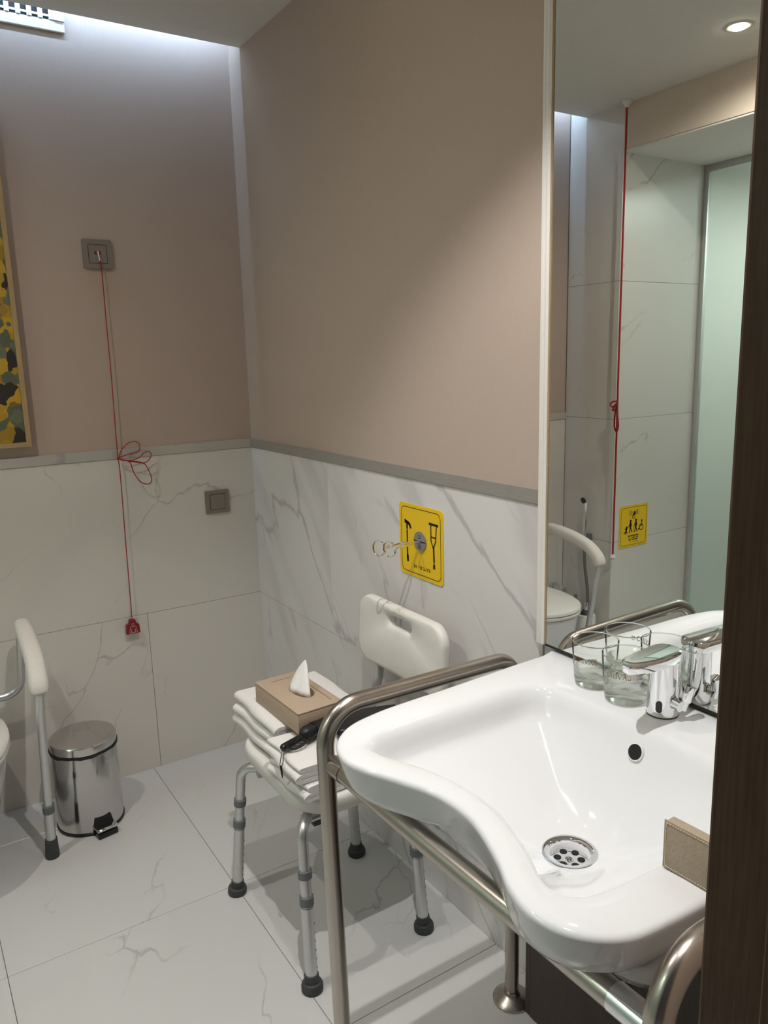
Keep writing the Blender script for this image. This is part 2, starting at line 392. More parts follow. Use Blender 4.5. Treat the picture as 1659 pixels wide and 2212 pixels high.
struct('wallpaper', B((0.003, FY, ZD), (0.013, 0.0028, 2.85)), 'paper', parent=wr)
struct('dado_strip', B((-0.004, -1.548, 1.168), (0.013, 0, ZD), 0.001), 'trimgrey', 'brushed grey metal edge strip', parent=wr)

NX = -2.25   # shower screen plane
NY = -0.31   # niche side wall
wl = struct('wall_left', B((WX - 0.1, NY + 0.013, -0.1), (WX - 0.012, 0.1, 2.85)), 'grout', 'left wall beside the toilet, white marble up to the ceiling')
tiles(wl, 'left', [(NY + 0.001, 0, v0, v1) for v0, v1 in cuts(0, 2.85, [0.6, 1.18, 1.79])], lambda u, v, d: (WX - d, u, v))
wn = struct('wall_niche', B((-3.2, NY + 0.012, -0.1), (WX - 0.1, NY + 0.1, 2.6)), 'grout', 'marble side wall of the shower recess')
tiles(wn, 'left', [(u0, u1, v0, v1) for u0, u1 in ((-3.1, NX - 0.02), (NX - 0.02, WX)) for v0, v1 in cuts(0, 2.5, [0.6, 1.18, 1.79])], lambda u, v, d: (u, NY + d, v))
ws = struct('wall_shower', B((-3.2, FY - 0.15, -0.1), (-3.112, NY + 0.1, 2.6)), 'grout', 'marble rear wall of the shower')
tiles(ws, 'left', [(u0, u1, v0, v1) for u0, u1 in ((-2.4, -1.2), (-1.2, NY)) for v0, v1 in cuts(0, 2.4, [0.6, 1.18, 1.79])], lambda u, v, d: (-3.1 - d, u, v))
struct('trim_3', B((-3.2, FY, 2.33), (WX, NY, 2.56)), 'creampaint', 'beige bulkhead over the shower recess')
struct('trim_4', B((-3.2, FY, 2.322), (WX - 0.004, NY, 2.3299)), 'ceil', 'white underside of the bulkhead')
cl = struct('ceiling', B((-1.7, -3.4, H), (0.012, -0.095, H + 0.05)), 'ceil', 'matt off-white ceiling with a light slot along the far wall')
struct('slot_top', B((-1.7, -0.12, 2.78), (0.012, 0.012, 2.8)), 'ceil', parent=cl)
struct('slot_back', B((-1.7, -0.12, H + 0.05), (0.012, -0.10, 2.78)), 'ceil', parent=cl)
# front wall with the doorway the picture is taken through
JX = -0.655
wfr = struct('wall_front', B((JX + 0.03, FY - 0.14, 0), (0.012, FY, H)), 'paper', 'front wall beside the doorway')
struct('wall_piece', B((-3.2, FY - 0.14, 0), (-1.66, FY, H)), 'paper', parent=wfr)
struct('wall_header', B((-1.66, FY - 0.14, 2.3), (JX + 0.03, FY, H)), 'paper', parent=wfr)
tr = struct('trim_1', B((JX, FY - 0.17, 0), (JX + 0.032, FY, 2.3), 0.003), 'wood', 'dark brown wooden door jamb close to the camera')
struct('stop_strip', B((JX - 0.010, FY - 0.10, 0), (JX, FY - 0.055, 2.3), 0.002), 'wood', parent=tr)
struct('casing', B((JX + 0.004, FY - 0.19, 0), (JX + 0.40, FY - 0.141, 2.36), 0.004), 'wood', parent=tr)
tr2 = struct('trim_2', B((-1.69, FY - 0.17, 0), (-1.66, FY + 0.02, 2.3), 0.003), 'wood', 'dark brown wooden door jamb on the far side of the doorway')

# ------------------------------------------------------------------ ceiling lamps
def downlight(x, y, label, watts, size, blend, col):
    t = thing('ceiling_downlight', label, 'ceiling light', (x, y, H))
    obj('bezel', lathe([(0.0285, 0.004), (0.0285, -0.0015), (0.038, -0.003), (0.041, -0.0015), (0.041, 0.004)], 40, cap0=False, cap1=False, closed=True), 'whitetrim', t)
    obj('lens', lathe([(0.0280, -0.0002), (0.0280, -0.0030), (0.022, -0.0075), (0.012, -0.0095), (0.002, -0.0100)], 40, cap0=False), 'lens', t)
    lamp('bulb_light', 'SPOT', (0, 0, -0.002), watts, col, parent=t, spot_size=size, spot_blend=blend, shadow_soft_size=0.012)
    return t
downlight(-0.66, -1.85, 'round recessed downlight in the ceiling above the washbasin', 88.0, math.radians(104), 0.42, (1.0, 0.975, 0.95))
downlight(-0.49, -1.17, 'round recessed downlight in the ceiling above the shower chair', 26.0, math.radians(54), 0.9, (1.0, 0.97, 0.94))
downlight(-1.373, -1.03, 'round recessed downlight glowing in the ceiling, seen in the mirror', 50.0, math.radians(165), 1.0, (1.0, 0.93, 0.83))

# ------------------------------------------------------------------ mirror
t = thing('wall_mirror', 'tall frameless mirror with a white moulded side trim above the washbasin', 'mirror', (0, -1.55, 0.87))
def at0(o, loc):  # world-built mesh under an empty
    o.location = (-loc[0], -loc[1], -loc[2]); return o
ML = (0, -1.55, 0.87)
at0(obj('mirror_glass', B((-0.013, -2.385, 0.870), (0.0025, -1.5745, 2.505)), 'mirror', t, smooth=False), ML)
bm = None
prof = [(-0.0005, -1.5485), (-0.016, -1.5485), (-0.018, -1.551), (-0.018, -1.556), (-0.0165, -1.5575), (-0.0165, -1.5615), (-0.019, -1.563), (-0.020, -1.567), (-0.0165, -1.5715), (-0.0005, -1.5715)]
bm = loft([[(a, b, z) for a, b in prof] for z in (0.868, 2.507)])
at0(obj('side_trim', bm, 'whitetrim', t, ang=25), ML)
at0(obj('edge_bead', B((-0.0150, -1.5742, 0.870), (-0.001, -1.5728, 2.505)), 'oak', t, smooth=False), ML)
at0(obj('bottom_channel', B((-0.0145, -2.385, 0.866), (-0.001, -1.5735, 0.8698)), 'dark', t, smooth=False), ML)

# ------------------------------------------------------------------ washbasin
BC = Vector((-0.30, -1.925))
OUT = [(-0.001, -1.586), (-0.10, -1.588), (-0.20, -1.592), (-0.30, -1.597), (-0.40, -1.600), (-0.47, -1.606), (-0.535, -1.623), (-0.580, -1.662), (-0.598, -1.715), (-0.588, -1.765), (-0.562, -1.822), (-0.540, -1.875), (-0.533, -1.925),
       (-0.538, -1.975), (-0.562, -2.045), (-0.588, -2.10), (-0.597, -2.150), (-0.580, -2.200), (-0.535, -2.236), (-0.47, -2.246), (-0.40, -2.250), (-0.30, -2.253), (-0.20, -2.257), (-0.10, -2.261), (-0.001, -2.264)]
INN = [(-0.125, -1.925), (-0.130, -1.83), (-0.138, -1.75), (-0.152, -1.700), (-0.185, -1.680), (-0.25, -1.675), (-0.36, -1.672), (-0.45, -1.673), (-0.515, -1.682), (-0.541, -1.708), (-0.535, -1.745), (-0.512, -1.797), (-0.494, -1.850), (-0.486, -1.90), (-0.486, -1.95),
       (-0.497, -2.00), (-0.516, -2.055), (-0.540, -2.105), (-0.540, -2.135), (-0.510, -2.158), (-0.45, -2.165), (-0.36, -2.168), (-0.25, -2.168), (-0.185, -2.165), (-0.152, -2.147), (-0.138, -2.10), (-0.130, -2.02)]
def dense(pts, closed):
    q = smoothpath([(x, y, 0) for x, y in pts], 14, closed); return [(p.x, p.y) for p in q]
outp = dense(OUT, False); innp = dense(INN, True)
def radial(poly, a, c):
    dx, dy = math.cos(a), math.sin(a); best = None; n = len(poly)
    for i in range(n):
        (x1, y1), (x2, y2) = poly[i], poly[(i + 1) % n]
        ex, ey = x2 - x1, y2 - y1; den = dx * ey - dy * ex
        if abs(den) < 1e-12: continue
        fx, fy = x1 - c[0], y1 - c[1]
        tt = (fx * ey - fy * ex) / den; s = (fx * dy - fy * dx) / den
        if tt > 0 and -1e-6 <= s <= 1 + 1e-6 and (best is None or tt > best): best = tt
    return best
angs = [2 * PI * k / 320 for k in range(320)]
angs += [math.atan2(y - BC.y, x - BC.x) % (2 * PI) for x, y in (OUT[0], OUT[-1])]
angs = sorted(set(round(a, 6) for a in angs))
RO = [radial(outp, a, BC) for a in angs]; RI = [radial(innp, a, BC) for a in angs]
def ring(f, z):
    out = []
    for a, ro, ri in zip(angs, RO, RI):
        r = f(ro, ri); zz = z(ro, ri, a) if callable(z) else z
        out.append((BC.x + r * math.cos(a), BC.y + r * math.sin(a), zz))
    return out
back = lambda a: max(0.0, math.cos(a)) ** 6            # 1 towards the wall
ZR = 0.854
DR = 0.034
def belly(f):
    def z(o, i, a):
        x = BC.x + o * f * math.cos(a); u = max(0.0, min(1.0, (x + 0.505) / 0.25))
        g = max(0.0, min(1.0, (1 - f) / 0.3)); g = g * g * (3 - 2 * g)
        return 0.783 - 0.152 * (1 - (1 - u) ** 3.3) * g
    return z
rings = [ring(lambda o, i: 0.05, 0.630)] + [ring(lambda o, i, f=f: o * f, belly(f)) for f in (0.34, 0.46, 0.56, 0.64, 0.71, 0.78, 0.84, 0.90)] + [ring(lambda o, i: o * 0.935, 0.7875), ring(lambda o, i: o - 0.014, 0.799),
         ring(lambda o, i: o - 0.0075, 0.818), ring(lambda o, i: o - 0.0025, 0.836), ring(lambda o, i: o - 0.0003, 0.8435), ring(lambda o, i: o, 0.8465), ring(lambda o, i: o - 0.0012, 0.8500), ring(lambda o, i: o - 0.0045, 0.8530), ring(lambda o, i: o - 0.0095, ZR),
         ring(lambda o, i: i + (o - i) * 0.55, ZR + 0.0005), ring(lambda o, i: i + 0.014, ZR - 0.001), ring(lambda o, i: i + 0.005, ZR - 0.0035), ring(lambda o, i: i - 0.002, ZR - 0.009)]
def sstep(x): x = max(0.0, min(1.0, x)); return x * x * (3 - 2 * x)
def bowl(tt):
    def z(o, i, a):
        aa = abs((a + PI) % (2 * PI) - PI)           # 0 = towards the wall
        r = DR + (i - DR) * (1 - tt); t = 1 - max(0.0, r - 0.048) / (i - 0.048); d = i - r
        edge = sstep(d / 0.022)
        ramp = ZR - 0.010 - 0.030 * edge - 0.130 * t ** 0.92
        bk = ZR - 0.170 + 0.160 * (1 - t) ** 1.75
        k = sstep((aa - math.radians(22)) / math.radians(58))
        q = min(1.0, d / 0.062)
        front = ZR - 0.010 - 0.132 * (1 - (1 - q) ** 2.2) - 0.028 * t
        kf = sstep((aa - math.radians(146)) / math.radians(24))
        ramp = ramp * (1 - kf) + front * kf
        return bk * (1 - k) + ramp * k
    return z
for tt in (0.02, 0.045, 0.075, 0.11, 0.15, 0.19, 0.24, 0.30, 0.38, 0.47, 0.57, 0.68, 0.79, 0.90, 1.0):
    rings.append(ring(lambda o, i, tt=tt: (i - 0.004) + (DR - (i - 0.004)) * tt, bowl(tt)))
zb = ZR - 0.170
rings.append(ring(lambda o, i: DR - 0.003, zb - 0.004)); rings.append(ring(lambda o, i: DR - 0.004, zb - 0.02))
bm = loft(rings, cap0=True, cap1=True)
for v in bm.verts:   # raised lip along the wall
    if v.co.z > 0.845 and v.co.x > -0.03: v.co.z += 0.006 * min(1, (v.co.x + 0.03) / 0.02)
bvh = BVHTree.FromBMesh(bm)
SB = Vector((0, BC.y, 0.78))
basin = thing('washbasin', 'white ceramic washbasin with a wavy cut-out front, fixed under the mirror', 'washbasin', SB)
at0(obj('basin_bowl', bm, 'ceramic', basin, ang=50), SB)
# drain
d = obj('drain', lathe([(0.046, zb + 0.0005), (0.0455, zb + 0.0022), (0.040, zb + 0.0026), (0.0335, zb + 0.0005), (0.0325, zb - 0.004), (0.031, zb - 0.0105), (0.001, zb - 0.0105)], 48, (BC.x, BC.y, 0), cap0=False), 'chrome', basin); at0(d, SB)
bm = None
for k in range(6):
    a = 2 * PI * k / 6 + 0.25
    bm = lathe([(0.0062, zb - 0.0103), (0.0062, zb - 0.0098), (0.001, zb - 0.0097)], 16, (BC.x + 0.019 * math.cos(a), BC.y + 0.019 * math.sin(a), 0), bm=bm or bmesh.new())
obj('drain_holes', bm, 'hole', d)
obj('drain_screw', lathe([(0.0075, zb - 0.0105), (0.007, zb - 0.008), (0.004, zb - 0.0068), (0.001, zb - 0.0066)], 20, (BC.x, BC.y, 0)), 'chrome', d)
# overflow on the back slope
pa, pb = [bvh.ray_cast(Vector((x, -1.925, 1.2)), Vector((0, 0, -1)))[0] for x in (-0.134, -0.154)]
on = (pb - pa).cross(Vector((0, 1, 0))).normalized()
if on.z < 0: on = -on
mt = Matrix.Translation((pa + pb) / 2 + on * 0.0030) @ on.to_track_quat('Z', 'Y').to_matrix().to_4x4()
bm = lathe([(0.0160, -0.0035), (0.0150, 0.0012), (0.0135, 0.0016), (0.0128, -0.0035)], 32, cap0=False, cap1=False, closed=True); bm.transform(mt)
ov = obj('overflow', bm, 'ceramic', basin); at0(ov, SB)
bm = lathe([(0.0130, 0.0003), (0.0130, 0.0008), (0.001, 0.0008)], 32); bm.transform(mt)
obj('overflow_hole', bm, 'hole', ov)

# ------------------------------------------------------------------ basin mixer
t = thing('basin_mixer', 'chrome sensor mixer tap with a flat half-round spout at the back of the washbasin', 'tap', (-0.058, -1.909, ZR + 0.001), math.radians(4))
def dsec(w, z, sx=1.0, dx=0.0, n=40):   # round body section
    return [(dx + w * sx * math.cos(2 * PI * k / n), w * math.sin(2 * PI * k / n), z) for k in range(n)]
obj('base_ring', lathe([(0.0280, 0.0), (0.0280, 0.0012), (0.0270, 0.0018)], 40), 'rubber', t)
obj('body', loft([dsec(0.0276, 0.0018), dsec(0.027, 0.02), dsec(0.0262, 0.07), dsec(0.0258, 0.098), dsec(0.0256, 0.104)]), 'chrome', t)
def spout(z, g, n=24):
    pts = []
    for k in range(n + 1):   # round back
        a = -PI / 2 + PI * k / n; pts.append((0.004 + (0.024 + g) * math.cos(a), (0.0265 + g) * math.sin(a), z))
    for x, y in ((-0.03, 0.0265), (-0.062, 0.0235), (-0.092, 0.018), (-0.105, 0.0125), (-0.1105, 0.006), (-0.111, 0.0), (-0.1105, -0.006), (-0.105, -0.0125), (-0.092, -0.018), (-0.062, -0.0235), (-0.03, -0.0265)):
        pts.append((x - g * (1 if x < -0.08 else 0), y * (1 + g / 0.03), z + (x + 0.03) * -0.06))
    return pts
obj('spout', loft([spout(0.096, -0.004), spout(0.099, -0.0008), spout(0.103, 0), spout(0.114, 0), spout(0.1175, -0.0012), spout(0.119, -0.004)]), 'chrome', t, ang=30)
obj('aerator', lathe([(0.010, 0.088), (0.0105, 0.1)], 24, (-0.092, 0, 0.003)), 'steel', t)
bm = prism(rrect(0.011, 0.021, 0.0052), lambda x, y, d: (-d, x, y + 0.021), 0.0255, 0.0282)
bm.transform(Matrix.Rotation(math.radians(20), 4, 'Z'))
obj('sensor_window', bm, 'sensor', t)
lv = obj('lever', tube([(-0.006, -0.026, 0.028), (-0.008, -0.040, 0.027)], [0.0105, 0.0095], 20), 'chrome', t)
obj('lever_handle', tube(fillet([(0.0, -0.040, 0.020), (0.0, -0.044, 0.036), (0.008, -0.048, 0.062)], 0.01), [0.006 + 0.003 * k / 10 for k in range(11)], 14), 'chrome', lv)

# ------------------------------------------------------------------ tumblers
def stroke_text(word, h):
    G = {'C': [[(0.86, 0.80), (0.66, 0.97), (0.42, 1.0), (0.15, 0.82), (0.06, 0.5), (0.15, 0.18), (0.42, 0.0), (0.68, 0.03), (0.88, 0.2)], [(0.86, 0.68), (0.86, 0.95)]],
         'H': [[(0.15, 0), (0.15, 1)], [(0.85, 0), (0.85, 1)], [(0.15, 0.5), (0.85, 0.5)], [(0.0, 0), (0.3, 0)], [(0.0, 1), (0.3, 1)], [(0.7, 0), (1, 0)], [(0.7, 1), (1, 1)]],
         'I': [[(0.25, 0), (0.25, 1)], [(0.08, 0), (0.42, 0)], [(0.08, 1), (0.42, 1)]],
         'V': [[(0.08, 1), (0.5, 0)], [(0.5, 0), (0.9, 1)], [(-0.04, 1), (0.24, 1)], [(0.76, 1), (1.04, 1)]],
         'A': [[(0.06, 0), (0.48, 1)], [(0.48, 1), (0.92, 0)], [(0.24, 0.36), (0.76, 0.36)], [(-0.05, 0), (0.2, 0)], [(0.75, 0), (1.05, 0)]],
         'S': [[(0.72, 0.78), (0.6, 0.97), (0.36, 1.0), (0.14, 0.88), (0.12, 0.68), (0.36, 0.54), (0.6, 0.44), (0.74, 0.28), (0.66, 0.07), (0.38, 0.0), (0.1, 0.08), (0.06, 0.26)]]}
    out = []; x = 0
    for ch in word:
        for i, ln in enumerate(G[ch]):
            wt = 0.16 if i == 0 or (ch in 'H' and i == 1) else 0.075
            if ch in 'VA' and i == (1 if ch == 'V' else 0): wt = 0.08
            if ch == 'A' and i == 1: wt = 0.16
            for q in thick([(x + a * h * 0.8, b * h) for a, b in ln], wt * h): out.append(q)
        x += h * (0.55 if ch == 'I' else 0.98)
    return out, x

def tumbler(x, y, phi, label):
    t = thing('glass_tumbler', label, 'glass', (x, y, ZR + 0.001), 0, 'whisky tumblers beside the tap')
    prof = [(0.001, 0.0012), (0.024, 0.0012), (0.0335, 0.0), (0.0365, 0.002), (0.0382, 0.008), (0.0392, 0.02), (0.0399, 0.030), (0.0396, 0.0325), (0.0385, 0.0305), (0.036, 0.0255), (0.030, 0.0215), (0.02, 0.0190), (0.01, 0.0205), (0.001, 0.0215)]
    bm = lathe(prof, 64)
    for v in bm.verts:   # wavy moulded heel
        a = math.atan2(v.co.y, v.co.x); r = math.hypot(v.co.x, v.co.y)
        if r > 0.028 and 0.006 < v.co.z < 0.0315:
            k = 1 + 0.020 * math.sin(7 * a + 90 * v.co.z) * math.sin(v.co.z * 95)
            v.co.x *= k; v.co.y *= k
    obj('thick_base', bm, 'glassbase', t, ang=60)
    wall = obj('glass_wall', lathe([(0.0400, 0.0325), (0.0412, 0.045), (0.0424, 0.06), (0.0440, 0.0880)], 64, cap0=False, cap1=False), 'glasswall', t, ang=60)
    obj('rim', lathe([(0.0430, 0.0880), (0.0438, 0.0893), (0.0444, 0.0880), (0.0438, 0.0868)], 64, cap0=False, cap1=False, closed=True), 'glassbase', t, ang=60)
    q, w = stroke_text('CHIVAS', 0.0088)
    bm = bmesh.new()
    def on(px, pz, d):
        z = 0.0535 + pz; r = 0.0400 + (z - 0.03) * 0.08 + 0.0003 + d; a = phi + (px - w / 2) / 0.042
        return (r * math.cos(a), r * math.sin(a), z)
    for quad in q: loft([[on(a, b, 0) for a, b in quad], [on(a, b, 0.00025) for a, b in quad]], bm=bm)
    # little crest over the word
    for cx, cz, s in ((-0.0075, 0.0048, 0.0042),):
        for ln in ([(cx - s, cz - s * 0.5), (cx - s * 0.5, cz + s * 0.7), (cx, cz), (cx + s * 0.5, cz + s * 0.7), (cx + s, cz - s * 0.5)], [(cx - s * 0.7, cz - s), (cx + s * 0.7, cz - s)]):
            for quad in thick(ln, 0.0009): loft([[on(a, b, 0) for a, b in quad], [on(a, b, 0.00025) for a, b in quad]], bm=bm)
    obj('lettering', bm, 'gold', t, smooth=False)['label'] = 'gold lettering and small crest'
    return t
tumbler(-0.0590, -1.753, math.radians(198), 'clear whisky tumbler standing furthest from the tap, by the mirror edge')
tumbler(-0.0665, -1.834, math.radians(203), 'clear whisky tumbler standing close beside the chrome tap')

# ------------------------------------------------------------------ steel rails
RT = 0.0165
LY, RY = -1.553, -2.285
ra = thing('grab_rail_frame', 'brushed steel grab rail frame standing around the washbasin', 'grab rail', (-0.535, LY, 0))
RL = (-0.535, LY, 0)
def flange(x, y, parent):
    o = obj('floor_flange', lathe([(0.044, 0.0), (0.044, 0.006), (0.036, 0.013), (0.024, 0.017), (0.0195, 0.021), (0.0190, 0.028), (0.0167, 0.028)], 36, (x, y, 0), cap1=False), 'steel', parent); return o
for nm, yy in (('left_rail', LY), ('right_rail', RY)):
    o = obj('side_rail', tube(fillet([(-0.085, yy, 0.004), (-0.085, yy, 0.850), (-0.546, yy, 0.858), (-0.532, yy, 0.004)], [0.05, 0.072], 12), RT, 24), 'steel', ra)
    at0(o, RL)
    flange(-0.085, yy, o); flange(-0.532, yy, o)
o = obj('front_bar', tube([(-0.535, LY - 0.010, 0.752), (-0.530, -1.9, 0.752), (-0.522, RY + 0.010, 0.752)], 0.0175, 24), 'steel', ra); at0(o, RL)
obj('joint_sleeve', tube([(-0.5352, LY - 0.012, 0.752), (-0.5346, LY - 0.052, 0.752)], 0.0186, 24), 'steel', o)
obj('joint_sleeve', tube([(-0.5222, RY + 0.012, 0.752), (-0.5232, RY + 0.075, 0.752)], 0.0186, 24), 'chrome', o)

# ------------------------------------------------------------------ vanity cabinet under the basin
cb = thing('vanity_cabinet', 'dark brown wooden panel cabinet on the floor under the washbasin', 'cabinet', (-0.085, -1.60, 0))
CL = (-0.085, -1.60, 0)
for nm, lo, hi in (('side_panel', (-0.084, -1.612, 0.0), (-0.001, -1.597, 0.618)), ('front_panel', (-0.085, -1.868, 0.0), (-0.067, -1.613, 0.618)),
                   ('back_panel', (-0.020, -2.26, 0.0), (-0.006, -1.88, 0.615)), ('end_panel', (-0.085, -2.262, 0.0), (-0.067, -2.10, 0.618))):
    at0(obj(nm, B(lo, hi, 0.0012), 'cabwood', cb, smooth=False), CL)
at0(obj('edge_strip', B((-0.086, -1.8745, 0.0), (-0.066, -1.8685, 0.618)), 'trimgrey', cb, smooth=False), CL)

# ------------------------------------------------------------------ leather box on the basin rim
t = thing('leather_box', 'slim tan leather box with cream stitching on the washbasin rim by the door', 'box', (-0.405, -2.180, ZR + 0.001), math.radians(3))
obj('box_body', B((0.0, -0.115, 0), (0.016, 0.0, 0.062), 0.0012), 'leather', t, ang=30)
obj('cover_flap', B((-0.0022, -0.1155, 0.0002), (-0.0002, 0.0008, 0.0645), 0.0006), 'leather', t, ang=30)
bm = bmesh.new()
def stitch(a, b, n):
    a, b = Vector(a), Vector(b)
    for k in range(n):
        p = a.lerp(b, (k + 0.15) / n); q = a.lerp(b, (k + 0.80) / n); tube([p, q], 0.00042, 5, bm)
stitch((-0.0024, -0.0025, 0.003), (-0.0024, -0.0025, 0.0615), 18); stitch((-0.0024, -0.0025, 0.0615), (-0.0024, -0.1125, 0.0615), 30); stitch((-0.0024, -0.0025, 0.003), (-0.0024, -0.1125, 0.003), 30)
obj('stitching', bm, 'thread', t)

# ------------------------------------------------------------------ crutch holder sign on the right wall
SY, SZ = -1.099, 1.0025
t = thing('crutch_holder', 'yellow wall plate with stick and crutch symbols and a wire clip on the right wall', 'sign', (0, SY, SZ))
# local frame: u to the right in the photo = -Y
f = lambda x, y, d: (-d, -x, y)
plate = obj('sign_plate', prism(rrect(0.196, 0.197, 0.012), f, 0.0003, 0.0025), 'yellow', t, ang=30)
bm = bmesh.new()
ol = rrect(0.176, 0.177, 0.016)
for q in thick(ol, 0.0017, True): prism(q, f, 0.0025, 0.0028, bm)
obj('border_line', bm, 'ink', plate, smooth=False)
bm = bmesh.new()
def strokes(lines, bm, w, ff=None, d0=0.0025, d1=0.0028):
    for ln in lines:
        for q in thick(ln, w): prism(q, ff or f, d0, d1, bm)
strokes([[(-0.0615, 0.041), (-0.0615, 0.029)]], bm, 0.0075); strokes([[(-0.0615, 0.024), (-0.0615, -0.052)]], bm, 0.006); strokes([[(-0.0610, -0.046), (-0.0605, -0.060)]], bm, 0.009)
strokes([[(-0.0705, 0.047), (-0.066, 0.0475), (-0.056, 0.045), (-0.049, 0.041), (-0.045, 0.033)]], bm, 0.0085); strokes([[(-0.070, 0.052), (-0.0690, 0.044)]], bm, 0.006)
obj('stick_pictogram', bm, 'ink', plate, smooth=False); bm = bmesh.new()
strokes([[(0.040, 0.058), (0.077, 0.0575)]], bm, 0.0065); strokes([[(0.047, 0.056), (0.047, 0.014), (0.057, -0.005), (0.067, 0.014), (0.071, 0.056)]], bm, 0.0042); strokes([[(0.047, 0.024), (0.068, 0.024)]], bm, 0.004)
strokes([[(0.058, -0.002), (0.0592, -0.040)]], bm, 0.0065); strokes([[(0.0592, -0.038), (0.0592, -0.053)]], bm, 0.0038); strokes([[(0.0592, -0.050), (0.0592, -0.058)]], bm, 0.0085)
obj('crutch_pictogram', bm, 'ink', plate, smooth=False)
bm = bmesh.new(); random.seed(3)
xx = -0.030
for ch in range(9):
    if ch == 2: xx += 0.006; 
    for i in range(2):
        for j in range(3):
            if random.random() < 0.62: lathe([(0.0014, 0.0025), (0.0010, 0.0034), (0.0002, 0.0036)], 8, (0, 0, 0), bm=None) .free() if False else None
            if random.random() < 0.62:
                cxx, cyy = xx + i * 0.0032, -0.0655 - j * 0.0032
                prism([(cxx + 0.0014 * math.cos(k * PI / 3), cyy + 0.0014 * math.sin(k * PI / 3)) for k in range(6)], f, 0.0025, 0.0032, bm)
    xx += 0.0078
obj('raised_dots', bm, 'ink', plate, smooth=False)
disc = obj('grey_disc', prism([(0.001 + 0.0265 * math.cos(2 * PI * k / 36), 0.004 + 0.0265 * math.sin(2 * PI * k / 36)) for k in range(36)], f, 0.0026, 0.0065), 'signgrey', t, ang=30)
bm = bmesh.new()
strokes([[(-0.026 + 0.001, 0.004), (0.027, 0.004)]], bm, 0.0030, None, 0.0066, 0.0069)
obj('slot', bm, 'hole', disc, smooth=False)
bm = bmesh.new()
for cy in (0.0165, -0.0115):
    ar = [(0.002 + 0.004 * math.cos(a), cy + 0.004 * math.sin(a)) for a in [0.4 + 5.0 * k / 10 for k in range(11)]]
    strokes([ar, [(ar[-1][0] - 0.002, ar[-1][1]), (ar[-1][0] + 0.0025, ar[-1][1] + 0.001)]], bm, 0.0012, None, 0.0066, 0.0069)
obj('arrow_marks', bm, 'ink', disc, smooth=False)
# two wire clips: shank, neck and open ring out in front of the plate
for k, (dy, cx) in enumerate(((0.004, -0.110), (0.004, -0.086))):
    uy = (-1) ** k * 0.004
    # local coords: (out = -X, along photo-right = -Y, up)
    c = Vector((cx, 0.0, 0.0)); pts = []
    out_c = 0.112 if k == 0 else 0.088
    y0 = 0.004 if k == 0 else -0.008
    ringp = [(-out_c - 0.017 + 0.0175 * (1 - math.cos(a)) * 0 - 0.0175 * math.cos(a), y0 + 0.0175 * math.sin(a) * 0.35, 0.004 - 0.004 * k + 0.0185 * math.sin(a)) for a in [PI + 0.25 + (2 * PI - 0.5) * j / 22 for j in range(23)]]
    p = [(-0.0045, uy * 0.5, 0.005), (-0.040, uy, 0.005), (-0.062, uy * 2.4, 0.006)] + ringp + [(-0.058, uy * 2.4, 0.0005), (-0.036, uy, 0.0025), (-0.0045, uy * 0.5, 0.003)]
    obj('wire_clip', tube(smoothpath(p, 4), 0.0023, 8), 'chrome', t)

# ------------------------------------------------------------------ shower chair
CY = -1.060
sc = thing('shower_chair', 'white plastic shower chair with grey aluminium legs against the right wall', 'chair', (-0.285, CY, 0))
SL = (-0.285, CY, 0)
def seat_ring(w, h, r, z, cx=-0.276, n=8):
    return [(cx + a, CY + 0.022 + b, z + 0.008) for a, b in rrect(w, h, r, n)]
rg = [seat_ring(0.28, 0.34, 0.06, 0.432), seat_ring(0.315, 0.395, 0.09, 0.424), seat_ring(0.328, 0.418, 0.10, 0.417), seat_ring(0.340, 0.432, 0.105, 0.423), seat_ring(0.350, 0.445, 0.11, 0.442), seat_ring(0.350, 0.445, 0.11, 0.456), seat_ring(0.342, 0.436, 0.105, 0.4655), seat_ring(0.325, 0.418, 0.095, 0.467), seat_ring(0.30, 0.39, 0.08, 0.463), seat_ring(0.2, 0.25, 0.06, 0.462)]
at0(obj('seat', loft(rg), 'plastic', sc, ang=60), SL)
# backrest with a hand hole: ring surface about the hole centre
BXC = -0.062; BZ = 0.735
def backpt(u, v, d):     # u across (+ = towards camera, -Y), v up, d front(+) ; gentle curve and lean
    cur = 0.10 * u * u
    return (BXC - d - cur + 0.05 * v, CY - 0.030 - u, BZ + v)
hole = rrect(0.105, 0.030, 0.0148, 8, (0.0, 0.052))
outer = []
for x, y in rrect(0.405, 0.178, 0.045, 10):
    if y > 0: y += 0.018 * (1 - (x / 0.2025) ** 2)
    elif abs(x) < 0.17: y -= 0.006
    outer.append((x, y))
hc = (0.0, 0.052)
hin = rrect(0.105, 0.030, 0.0148, 10, hc)
aa = sorted(set([round(2 * PI * k / 120, 5) for k in range(120)] + [round(math.atan2(y - hc[1], x - hc[0]) % (2 * PI), 5) for x, y in outer]))
ro = [radial(outer, a, hc) for a in aa]; ri = [radial(hin, a, hc) for a in aa]
def bring(fr, d):
    return [backpt(hc[0] + fr(o, i) * math.cos(a), hc[1] + fr(o, i) * math.sin(a), d) for a, o, i in zip(aa, ro, ri)]
bm = loft([bring(lambda o, i: i, 0.0), bring(lambda o, i: i + 0.001, 0.007), bring(lambda o, i: i + 0.007, 0.0105), bring(lambda o, i: min(i + 0.018, (i + o) / 2), 0.0155), bring(lambda o, i: max(o - 0.016, (i + o) / 2 + 0.001), 0.0160), bring(lambda o, i: o - 0.006, 0.0135),
           bring(lambda o, i: o - 0.001, 0.006), bring(lambda o, i: o, -0.002), bring(lambda o, i: o - 0.002, -0.009), bring(lambda o, i: o - 0.010, -0.012), bring(lambda o, i: min(i + 0.014, (i + o) / 2), -0.012), bring(lambda o, i: i + 0.002, -0.009)], close_v=True)
